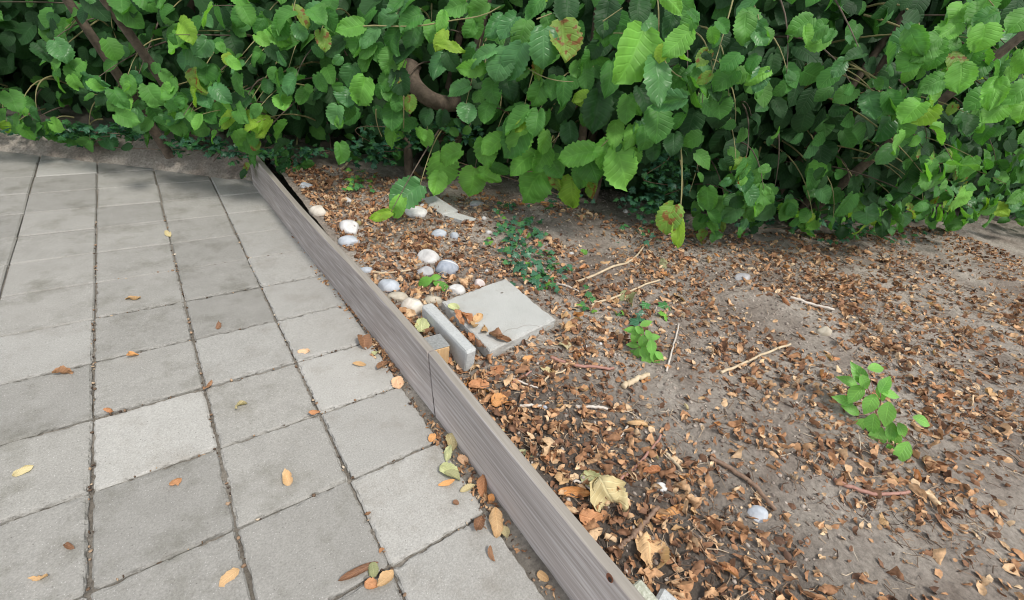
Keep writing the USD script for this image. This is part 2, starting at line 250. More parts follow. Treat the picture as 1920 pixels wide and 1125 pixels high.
# dirt between and beside the pavers
xs, ys = np.linspace(-3.2, .40, 200), np.linspace(-1.5, 5.2, 340)
X, Y = np.meshgrid(xs, ys); P = np.stack([X, Y, 0 * X], -1)
Z = -.012 + .010 * (meshkit.fbm(P * 30, 3, 3) - .5) + .014 * np.clip((X - .29) / .02, 0, 1) - .002
def grid_faces(nr, nc):
    a = (np.arange(nr - 1)[:, None] * nc + np.arange(nc - 1)).ravel()
    return np.stack([a, a + 1, a + nc + 1, a + nc], 1)
obj('joint_sand', (np.stack([X, Y, Z], -1).reshape(-1, 3), grid_faces(*X.shape)), JOINT, kind='structure')
paving = thing('paving', kind='structure')
rng = np.random.default_rng(11)
for j in range(-4, 16):
    for i in range(-10, 1):
        x0, y0 = .3 * i + .15, .3 * j + .15
        if y0 > 2.75 - .95 * x0 + .5 or x0 < -.4 - .62 * (y0 + 1.6) - .9: continue
        b = rbox(.294, .294, .06, .0055, .0007, 1000 + i * 50 + j)
        near_cam = math.hypot(x0 - CAM[0], y0 - CAM[1]) < 2.3
        for _ in range(5 if near_cam else 1): b = b.subdivide()
        if near_cam:
            v = np.array(b.vertices); e = .147 - np.abs(v[:, :2]).max(1); w_ = v + [i * 1.0, j * 1.0, 0]
            k = np.clip(1 - e / .010, 0, 1) * np.clip(meshkit.fbm(w_ * 55, 3, 6) - .47, 0, 1) * .030
            v[:, :2] -= np.sign(v[:, :2]) * k[:, None] * .7; v[:, 2] -= k * (v[:, 2] > 0); b.vertices = v
        b.apply_transform(trimesh.transformations.rotation_matrix(rng.normal(0, .006), [0, 0, 1]))
        b.apply_transform(trimesh.transformations.rotation_matrix(rng.normal(0, .004), [1, 0, 0]))
        b.apply_translation([x0 + rng.normal(0, .0012), y0 + rng.normal(0, .0012), -.03 + rng.normal(0, .0012)])
        obj('paver', b, PAVER_DARK if i <= -1 and rng.random() < .88 else PAVER, paving, smooth=False)
# soil: fine near the camera, coarse under the hedge
def soil_patch(x0, x1, y0, y1, d):
    xs, ys = np.arange(x0, x1 + 1e-6, d), np.arange(y0, y1 + 1e-6, d)
    X, Y = np.meshgrid(xs, ys); Z = S(X, Y)
    return X, Y, Z
xs = np.r_[np.arange(.352, 2.6, .0085), np.arange(2.6, 7.5, .03)]; ys = np.r_[np.arange(-2.2, -.75, .03), np.arange(-.75, 2.2, .0085), np.arange(2.2, 6.2, .04)]
X, Y = np.meshgrid(xs, ys); Z = S(X, Y)
P = np.stack([X, Y, 0 * X], -1)
Z = Z + .007 * (meshkit.fbm(P * 70, 2, 21) - .5)
Xs = X.copy(); Xs[:, 0] = .352
obj('bed_soil', (np.stack([Xs, Y, Z], -1).reshape(-1, 3), grid_faces(*X.shape)), SOIL, kind='structure')
# soil under the far end of the hedge, across the end of the path
xs, ys = np.arange(-4.5, .36, .04), np.arange(2.0, 7.0, .04)
X, Y = np.meshgrid(xs, ys); P = np.stack([X, Y, 0 * X], -1)
Z = -.03 + .19 * np.clip((Y - (2.75 - .72 * X)) / .25, 0, 1) + .03 * (meshkit.fbm(P * 6, 3, 5) - .5)
obj('hedge_soil', (np.stack([X, Y, Z], -1).reshape(-1, 3), grid_faces(*X.shape)), SOIL, kind='structure')

# ------------------------------------------------------------------ timber edging boards
def board(y0, y1, xf, h, t, skew0, skew1, seed):
    """A plank on edge from y0 to y1: front face x = xf(y), weathered grain grooves in the front face and top."""
    ny = int(abs(y1 - y0) / .012) + 2; ys = np.linspace(y0, y1, ny)
    prof = []                                             # cross-section going round: front bottom -> front top -> back top -> back bottom
    r = .004
    for z in np.linspace(-.05, h - r, 44): prof.append((0, z, 1, 0))
    for a in np.linspace(0, 90, 4)[1:]: prof.append((r - r * math.cos(math.radians(a)), h - r + r * math.sin(math.radians(a)), .5, .5))
    for x in np.linspace(r, t - r, 9)[1:]: prof.append((x, h, 0, 1))
    for a in np.linspace(0, 90, 4)[1:]: prof.append((t - r + r * math.sin(math.radians(a)), h - r + r * math.cos(math.radians(a)), -.5, .5))
    prof.append((t, -.05, -1, 0))
    prof = np.array(prof); k = len(prof)
    V = np.zeros((ny, k, 3))
    for i, y in enumerate(ys):
        f = i / (ny - 1)
        yy = y + (1 - f) * skew0 * (prof[:, 1] / h) + f * skew1 * (prof[:, 1] / h)
        V[i, :, 0] = xf(y) + prof[:, 0] + .0045 * math.sin(3.1 * y + seed) * (.3 + prof[:, 1] / h); V[i, :, 1] = yy; V[i, :, 2] = prof[:, 1]
    q = np.stack([V[..., 0] * 60, V[..., 1] * 1.1, V[..., 2] * 95], -1)
    gr = meshkit.fbm(q, 3, seed) - .5
    gr = np.minimum(gr * 1.4, .12)
    V[..., 0] += -.0030 * gr * prof[None, :, 2]; V[..., 2] += .0022 * gr * prof[None, :, 3]
    wob = .006 * (meshkit.fbm(np.stack([V[..., 1] * 1.6, 0 * V[..., 1], 0 * V[..., 1]], -1), 2, seed + 3) - .5)
    V[..., 2] += wob * (prof[None, :, 1] > .05)
    F = grid_faces(ny, k); V = V.reshape(-1, 3)
    F = np.vstack([F[:, [0, 1, 2]], F[:, [0, 2, 3]]])
    caps = []
    for e in (0, ny - 1):
        c = len(V); V = np.vstack([V, V[e * k:(e + 1) * k].mean(0)])
        for m in range(k - 1): caps.append((c, e * k + m, e * k + m + 1))
    return trimesh.Trimesh(V, np.vstack([F, caps]), process=False)
fx1 = lambda y: .3355 - .021 * (y - .15)
fx2 = lambda y: .3335 - .046 * (y - .15)
bl = thing('timber_board', 'long weathered grey-brown edging plank on edge nearest the camera, with a rusty screw hole', 'board', loc=(.34, -.6, 0))
obj('plank', board(-1.9, .100, fx1, .232, .030, .0, .078, 7), BOARD, bl, smooth=35)
bu = thing('timber_board', 'weathered grey edging plank running away past the white pebbles to the hedge', 'board', loc=(.3, 1.2, 0))
obj('plank', board(.106, 2.55, fx2, .232, .030, .078, .0, 19), BOARD, bu, smooth=35)
# rusty screw in its hole on the near board
def on_plane_x(u, x):
    w = ray(u); return CAM + w * (x - CAM[0]) / w[0]
q = on_plane_x((1149, 1079), .3525); q[0] = fx1(q[1]) + .0045 * math.sin(3.1 * q[1] + 7) * (.3 + q[2] / .232) - .001
th = np.linspace(0, 2 * np.pi, 18, endpoint=False)
def disc(q, r, rz, dx, depth, n=18):
    o = np.stack([np.full(n, q[0] - dx), q[1] + r * np.cos(th), q[2] + rz * np.sin(th)], 1); i = o * [1, 1, 1]; i[:, 0] += depth
    i[:, 1:] = q[1:] + (o[:, 1:] - q[1:]) * .7
    V = np.vstack([o, i, [[q[0] - dx + depth, q[1], q[2]]]]); F = []
    for a in range(n):
        b = (a + 1) % n; F += [(a, b, n + b), (a, n + b, n + a), (n + a, n + b, 2 * n)]
    return V, np.array(F)
obj('screw_hole', disc(q, .010, .013, .0035, .002), RUST, bl)
obj('screw', disc(q + [0, -.002, -.003], .005, .007, .0042, .001), HOLE, bl)

# ------------------------------------------------------------------ stakes, edging block, slab
def corner_box(o, ex, ey, top, depth, r=.004, name=''):
    ex, ey = np.array(ex, float), np.array(ey, float)
    b = rbox(np.linalg.norm(ex), np.linalg.norm(ey), depth, r, .0004, 5)
    R = np.eye(4); R[:3, 0] = ex / np.linalg.norm(ex); R[:3, 1] = ey / np.linalg.norm(ey); R[:3, 2] = np.cross(R[:3, 0], R[:3, 1])
    R[:3, 3] = np.array(o) + ex / 2 + ey / 2 - R[:3, 2] * depth / 2
    for _ in range(2): b = b.subdivide()
    b.apply_transform(R); return b
zs = .222
o, ex, ey = at_z((820, 653), zs), at_z((853, 645), zs), at_z((803, 633), zs)
sx_ = fx2(.2) + .0325
o = np.array([sx_, .190, zs])
s1 = thing('wooden_stake', 'square wooden stake with a raw tan end beside the pale concrete block', 'stake', loc=(sx_, .2, .0))
obj('post', corner_box(o, [.066, -.004, 0], [0, .075, 0], zs, .2), STAKE, s1, smooth=False)
obj('weathered_top', corner_box(o + [-.0005, -.0005, .0042], [.067, -.004, 0], [0, .076, 0], zs, .004, .0015), STAKE_TOP, s1, smooth=False)
o = at_z((1203, 1097), .2)
s2 = thing('wooden_stake', 'pale greenish stake top behind the plank at the bottom edge', 'stake', loc=(o[0], o[1], .0))
obj('post', corner_box([.386, -.80, .214], [.030, .0, 0], [0, .085, 0], .2, .12), GREENWOOD, s2, smooth=False)
ob = thing('concrete_fragment', 'grey concrete fragment in the soil beside the greenish stake', 'fragment', loc=(.44, -.79, .17))
obj('fragment', corner_box([.424, -.83, .196], [.05, .012, 0], [-.01, .07, -.005], .2, .08, .008), EDGING, ob, smooth=False)

zb = .236
A, B, C = at_z((790, 571), zb), at_z((873, 661), zb), at_z((898, 656), zb)
ax = B - A; L = np.linalg.norm(ax); ax /= L; wv = C - B; wd = np.linalg.norm(wv); px_ = np.array([-ax[1], ax[0], 0]); px_ *= np.sign(px_ @ wv)
blk = thing('edging_block', 'pale grey concrete edging block lying beside the plank and the stake', 'concrete block', loc=tuple((A + B) / 2 - [0, 0, .08]))
bb = rbox(wd * 1.0, L, .095, .008, .0012, 3)
for _ in range(3): bb = bb.subdivide()
v = bb.vertices.copy(); bb.vertices = v + .003 * (meshkit.fbm(v * 60, 3, 4)[:, None] - .5) * v / np.linalg.norm(v, axis=1, keepdims=True)
R = np.eye(4); R[:3, 0] = px_; R[:3, 1] = -ax if np.cross(px_, -ax)[2] > 0 else ax; R[:3, 2] = [0, 0, 1]
R[:3, 3] = (A + B) / 2 + px_ * wd * .5 - [0, 0, .0475]
bb.apply_transform(R); obj('block', bb, EDGING, blk, smooth=False)

zt = .214
T2 = at_z((1042, 598), zt)
T1 = at_z((948, 521), zt); T3 = at_z((842, 583), zt)
e1 = T2 - T1; e2 = T3 - T1; s = (np.linalg.norm(e1) + np.linalg.norm(e2)) / 2
sl = thing('paving_slab', 'square pale grey concrete slab lying loose on the bed', 'paving slab', loc=tuple((T2 + T3) / 2))
d1 = e1 / np.linalg.norm(e1); d2 = e2 - d1 * (e2 @ d1); d2 /= np.linalg.norm(d2); d2 = d2 + .14 * d1; d2 /= np.linalg.norm(d2)
# the slab is cracked near its front corner: two pieces
from shapely.geometry import Polygon
import shapely
def slab_piece(poly, z0, z1):
    m = trimesh.creation.extrude_polygon(poly, z1 - z0, engine='earcut'); m.apply_translation([0, 0, z0]); return m
W1, W2 = np.linalg.norm(e1), .355
ch = .007
full = Polygon([(0, 0), (W1, 0), (W1, W2), (0, W2)])
Rm = np.eye(4); Rm[:3, 0] = d1; Rm[:3, 1] = d2; Rm[:3, 2] = np.cross(d1, d2)
flip = Rm[2, 2] < 0
Rm[:3, 3] = T1
def chamfered(poly, name):
    inner = poly.buffer(-.0025, join_style='mitre')
    pts = [(x, y, z) for p, z in ((poly, -.045), (poly, -.005), (poly.buffer(-.005, join_style='mitre'), 0)) for x, y in p.exterior.coords]
    pts = np.array(pts)
    if flip: pts[:, 2] *= -1
    h = trimesh.convex.convex_hull(pts)
    for _ in range(5): h = h.subdivide()
    c = h.vertices - [W1 / 2, W2 / 2, 0]; e = np.minimum(W1 / 2 - np.abs(c[:, 0]), W2 / 2 - np.abs(c[:, 1])); k = np.clip(1 - e / .014, 0, 1) * np.clip(meshkit.fbm(h.vertices * 45, 3, 6) - .45, 0, 1) * .013
    h.vertices = h.vertices - np.c_[np.sign(c[:, :2]) * k[:, None] * .6, k * (-1 if flip else 1)]
    h.apply_transform(Rm); return h
obj('slab', chamfered(full, 'slab'), SLAB, sl, smooth=False)
# dark hairline crack recessed as a thin groove strip lying in the surface
cpts = np.array([(W1 * .995, W2 * .27), (W1 * .93, W2 * .33), (W1 * .885, W2 * .42), (W1 * .875, W2 * .53), (W1 * .84, W2 * .62), (W1 * .86, W2 * .72), (W1 * .83, W2 * .8)])
ct = curve(np.c_[cpts, np.zeros(len(cpts))], 24); ct = ct @ Rm[:3, :3].T + Rm[:3, 3] - [0, 0, .0004]
obj('crack', tube(ct, .0011, 5), JOINT, sl)
wr_ = ray((941, 549)); nn_ = np.cross(d1, d2); hp = CAM + wr_ * (((T1 - CAM) @ nn_) / (wr_ @ nn_))
obj('chipped_pit', trimesh.creation.icosphere(1, .006).apply_transform(np.diag([1.3, .8, .25, 1])).apply_translation(hp - [0, 0, .0005]), JOINT, sl)

# ------------------------------------------------------------------ stones
def pebble(a, b, c, seed, flat=0, rough=.24, sub=3):
    m = trimesh.creation.icosphere(sub, 1.0); v = m.vertices
    r_ = np.random.default_rng(seed); v = v.copy()
    for _ in range(7):
        d = r_.normal(0, 1, 3); d /= np.linalg.norm(d); c0 = r_.uniform(.68, .92); h = v @ d; over = np.maximum(h - c0, 0); v = v - d * (over * .82)[:, None]
    v = v * (1 + rough * .5 * (meshkit.noise(v * 1.1 + seed * 3.7, seed)[:, None] - .5))
    m.vertices = v * [a, b, c]; return m
STONES = [  # px, py, width px, height px, colour, tilt, label
 (655, 425, 44, 34, 'white', 'large round off-white pebble beyond the plank, upper of the pair at its far end'),
 (654, 452, 40, 26, 'paleblue', 'grey-white pebble just below the round off-white one by the plank'),
 (803, 480, 44, 36, 'white', 'angular white stone above the blue-grey one, nearest the fallen yellow leaves'),
 (838, 500, 46, 38, 'blue', 'round blue-grey stone crossed by white veins'),
 (797, 508, 36, 26, 'grey', 'dull grey pebble between the white stone and the two-leaved seedling'),
 (730, 534, 44, 28, 'paleblue', 'smooth pale blue pebble touching the plank'),
 (745, 556, 40, 22, 'beige', 'flat beige stone half buried between pale blue pebble and big white stone'),
 (776, 573, 50, 48, 'cream', 'big rounded white stone at the far end of the concrete block'),
 (812, 562, 34, 24, 'beige', 'beige stone hidden behind the end of the concrete block'),
 (825, 438, 32, 24, 'paleblue', 'oval pale grey-blue pebble up the bed, larger of a close pair'),
 (852, 441, 18, 19, 'paleblue', 'small grey-blue pebble beside the oval one'),
 (856, 542, 36, 24, 'white', 'flaky white stone right of the two-leaved seedling'),
 (898, 531, 24, 24, 'pink', 'pinkish pebble above the back corner of the slab'),
 (781, 396, 46, 22, 'white', 'curved whitish stone under the drooping low leaves'),
 (894, 382, 28, 16, 'grey', 'slim grey stone lying near the low hedge branch'),
 (794, 385, 14, 9, 'white', 'tiny white chip on the rim of the curved whitish stone'),
 (907, 409, 10, 11, 'white', 'tiny white chip, upper of two between the grey flags and the ivy'),
 (917, 435, 12, 11, 'white', 'tiny white chip, lower of two between the grey flags and the ivy'),
 (913, 508, 11, 10, 'white', 'tiny white chip above the pinkish pebble'),
 (677, 461, 11, 9, 'white', 'tiny white chip beside the paired pebbles at the plank'),
 (686, 505, 26, 16, 'paleblue', 'flaky pale stone pressed against the plank'),
 (651, 375, 18, 12, 'white', 'small white stone among green weeds near the ivy'),
 (1238, 912, 26, 22, 'white', 'crumpled chalk-white lump in the dark litter by the plank'),
 (1022, 763, 10, 9, 'blue', 'tiny blue-grey pebble at the end of a pale stick'),
 (1172, 396, 10, 11, 'white', 'tiny white chip on the sand mound beside the ivy'),
 (1071, 475, 11, 7, 'white', 'tiny white chip on the bare sand below the hedge'),
 (1098, 649, 8, 7, 'white', 'tiny white grain left of the pair in front of the ivy sprig'),
 (1126, 644, 8, 7, 'white', 'tiny white grain right of the pair in front of the ivy sprig'),
 (598, 395, 36, 26, 'cream', 'cream pebble beyond the plank left of the paired pebbles'),
 (575, 348, 28, 18, 'paleblue', 'pale bluish pebble at the far end of the plank by the hedge'),
 (1392, 520, 34, 24, 'grey', 'grey pebble in the bed right of the tan leaves below the ivy'),
 (1545, 620, 30, 24, 'beige', 'beige pebble in the bed on the far right'),
 (1420, 960, 40, 30, 'paleblue', 'pale blue-grey pebble in the litter at lower right'),
]
for k, (px, py, w, h, c, lab) in enumerate(STONES):
    q = on_soil((px, py + .15 * h)); a = pxsize(w, q) / 2; hh = pxsize(h, q) / 2
    m = pebble(a, a * .8, max(hh * .95, .25 * a), 40 + k, sub=3 if w > 20 else 2)
    yawd = math.atan2(ROT[1, 0], ROT[0, 0]); m.apply_transform(trimesh.transformations.rotation_matrix(yawd + (k * 1.3 % .8 - .4), [0, 0, 1]))
    m.apply_translation([q[0], q[1], float(S(q[0], q[1])) + .10 * max(hh * .95, .25 * a)])
    obj('pebble', m, ST[c], label=lab, cat='stone')
for (pa, pb, wpx, lab) in [((806, 379), (842, 404), 30, 'broken grey flat flag of concrete below the drooping leaf, upper of two'), ((842, 405), (884, 420), 20, 'half-buried grey flag of concrete, lower of two')]:
    a, b = on_soil(pa), on_soil(pb); d = b - a; Ld = np.linalg.norm(d[:2]); w = pxsize(wpx, a)
    m = rbox(Ld * 1.1, w, .03, .006, .004, 77 + wpx); m = m.subdivide().subdivide()
    m.apply_transform(trimesh.transformations.rotation_matrix(.10, [1, 0, 0])); m.apply_transform(trimesh.transformations.rotation_matrix(math.atan2(d[1], d[0]), [0, 0, 1]))
    c = (a + b) / 2; m.apply_translation([c[0], c[1], float(S(c[0], c[1])) + .006]); obj('concrete_flag', m, EDGING if False else SLAB, smooth=False, label=lab, cat='flagstone')

# ------------------------------------------------------------------ leaves
def blade(L, W, nu, nv, shape='hazel', droop=.3, fold=.15, pleat=.02, teeth=.05, curl=0.0, crumple=0.0, rng=None, twist=0.0, sides=7):
    """Leaf blade: base at the origin, along +y, facing +z. Returns vertices, faces, uv."""
    v = np.linspace(0, 1, nv + 1); u = np.linspace(-1, 1, nu + 1)
    if shape == 'hazel': w = np.interp(v, [0, .06, .2, .38, .55, .7, .82, .91, .96, 1], [.25, .62, .90, 1.0, .97, .83, .60, .30, .12, .02])
    elif shape == 'round': w = np.interp(v, [0, .1, .3, .5, .75, .9, 1], [.2, .7, .95, 1, .85, .5, .05])
    elif shape == 'point': w = np.sin(np.pi * v ** .8) ** 1.05
    elif shape == 'oval': w = np.sin(np.pi * v) ** .7
    else: w = np.sin(np.pi * v) ** .55
    w = np.maximum(w, .03); w[-1] = .02
    if shape != 'hazel': w[0] = .05
    jag = rng.normal(0, .03 if shape == 'hazel' else .05 if nv > 10 else .13, (nv + 1, 2)) if crumple else None
    asym = rng.normal(0, .06)
    VV, UU = np.meshgrid(v, u, indexing='ij')
    ww = w[:, None] * np.ones_like(UU) * (W / 2)
    if teeth: ww = ww * (1 + teeth * np.where(np.abs(UU) > .99, (((np.arange(nv + 1) % 2) * 2 - 1))[:, None], 0))
    if jag is not None: ww = ww * (1 + np.where(UU < 0, jag[:, :1], jag[:, 1:]) * np.abs(UU) ** 2)
    X = ww * UU * (1 + asym * np.sign(UU)); Yl = VV * L - .10 * L * np.abs(UU) * (1 - VV) * 0
    Yl = VV * L - .09 * L * np.abs(UU) ** 1.6 * (1 - VV) ** 3 * (1.0 if shape == 'hazel' else .3)
    Z = fold * np.abs(X) + pleat * W * np.sin((VV * sides - np.abs(UU) * 1.6) * 2 * np.pi) * np.abs(UU) * np.sin(np.pi * VV)
    if curl:
        r = (W / 2) / max(abs(curl), .05); ang = X / r
        X, Z = r * np.sin(ang), Z + np.sign(curl) * r * (1 - np.cos(ang))
    if crumple:
        pp = np.stack([UU * 1.7, VV * 2.3, 0 * VV], -1) + rng.uniform(0, 99, 3)
        Z = Z + crumple * L * (meshkit.fbm(pp, 2, int(rng.integers(99))) - .5) * 2.6
        X = X + crumple * W * .5 * (meshkit.fbm(pp + 31, 2, 3) - .5)
    # bend along the length
    th = droop * VV
    if abs(droop) > 1e-3:
        R = L / droop
        yy = (R - Z * -1) * np.sin(Yl / R) if False else R * np.sin(Yl / R) + Z * np.sin(Yl / R); zz = -R * (1 - np.cos(Yl / R)) + Z * np.cos(Yl / R)
    else: yy, zz = Yl, Z
    if twist:
        a = twist * VV; X, zz = X * np.cos(a) - zz * np.sin(a), X * np.sin(a) + zz * np.cos(a)
    V = np.stack([X, yy, zz], -1).reshape(-1, 3)
    F = grid_faces(nv + 1, nu + 1); F = np.vstack([F[:, [0, 1, 2]], F[:, [0, 2, 3]]])
    UV = np.stack([(UU + 1) / 2, VV], -1).reshape(-1, 2)
    return V, F, UV
def placed(bl, R, o): return (bl[0] @ R.T + o, bl[1], bl[2])
def ivy_blade(W, rng):
    """Five-lobed ivy leaf as a fan with a raised middle."""
    pts = np.array([(0, 0), (.18, -.12), (.48, -.05), (.36, .18), (.55, .45), (.26, .50), (.0, 1.0), (-.26, .50), (-.55, .45), (-.36, .18), (-.48, -.05), (-.18, -.12)]) * W
    pts = pts * rng.uniform(.85, 1.15, 2) + rng.normal(0, .025 * W, pts.shape)
    mid = np.array([[0, .33 * W]]); P2 = np.vstack([pts, mid]); n = len(pts)
    z = np.r_[-.16 * np.linalg.norm(pts - mid, axis=1) ** 1 + rng.normal(0, .02 * W, n), .03 * W]; z[0] = 0
    F = [(i, (i + 1) % n, n) for i in range(n)]
    UV = np.c_[.5 + P2[:, 0] / W * .9, np.clip((P2[:, 1] / W + .12) / 1.12, 0, 1)]
    return np.c_[P2, z], np.array(F), UV
def scatter(temps, O, R, Sc, rnd=None):
    """Copies of the template blades at O with frames R and scales Sc, joined."""
    out = []; which = np.arange(len(O)) % len(temps)
    for k, t in enumerate(temps):
        i = np.where(which == k)[0]; n, m = len(i), len(t[0])
        if not n: continue
        V = np.einsum('nij,mj->nmi', R[i], t[0]) * Sc[i, None, None] + O[i, None]
        F = (t[1][None] + (np.arange(n) * m)[:, None, None]).reshape(-1, 3)
        out.append((V.reshape(-1, 3), F, np.tile(t[2], (n, 1)) if rnd is None else np.repeat(rnd[i], m)[:, None] * np.ones((1, 2))))
    return merge(out)
def frames(tip, nrm):
    t = tip / np.linalg.norm(tip, axis=1, keepdims=True); n = nrm - t * (nrm * t).sum(1, keepdims=True); n /= np.linalg.norm(n, axis=1, keepdims=True)
    return np.stack([np.cross(t, n), t, n], 2)
UP = np.array([0, 0, 1.0])
RIGHT, CUP, BACK = ROT[:, 0], ROT[:, 1], ROT[:, 2]
def image_dir(deg):                                        # direction in the picture plane; 0 = right, 90 = down
    a = math.radians(deg); return RIGHT * math.cos(a) - CUP * math.sin(a)

# ------------------------------------------------------------------ hedge of hazel shrubs
BASE = np.array([(-4.2, 5.9), (-2.2, 4.3), (-1.0, 3.45), (0.0, 2.72), (.69, 2.06), (1.37, 1.48), (2.18, .52), (3.0, .12), (4.2, -.18), (5.6, -.7), (7.2, -1.6)])
bd = np.r_[0, np.cumsum(np.linalg.norm(np.diff(BASE, axis=0), axis=1))]
from scipy.interpolate import CubicSpline, PchipInterpolator
bx, by = PchipInterpolator(bd, BASE[:, 0]), PchipInterpolator(bd, BASE[:, 1])
def base_at(s):
    p = np.array([bx(s), by(s)]); t = np.array([bx(s + .05) - bx(s - .05), by(s + .05) - by(s - .05)]); t /= np.linalg.norm(t)
    n = np.array([t[1], -t[0]]); n = n if n @ (CAM[:2] - p) > 0 else -n
    return p, n, t
def bulge(z): return -.12 + .52 * np.clip((z - .22) / .55, 0, 1) ** .9 - .10 * np.clip((z - 1.0) / .8, 0, 1)
ss = np.linspace(.1, bd[-1] - .1, 400); BP = np.array([base_at(s)[0] for s in ss]); BN = np.array([base_at(s)[1] for s in ss])
from scipy.spatial import cKDTree
KD = cKDTree(BP)
def hedge_hit(u, extra=0.0, zmin=.3):
    q = CAM + ray(u) * np.arange(.7, 6, .02)[:, None]
    k = KD.query(q[:, :2])[1]; off = ((q[:, :2] - BP[k]) * BN[k]).sum(1)
    h = np.nonzero((q[:, 2] < zmin) | (off < bulge(q[:, 2]) + extra))[0]
    return q[h[0]] if len(h) else q[-1]
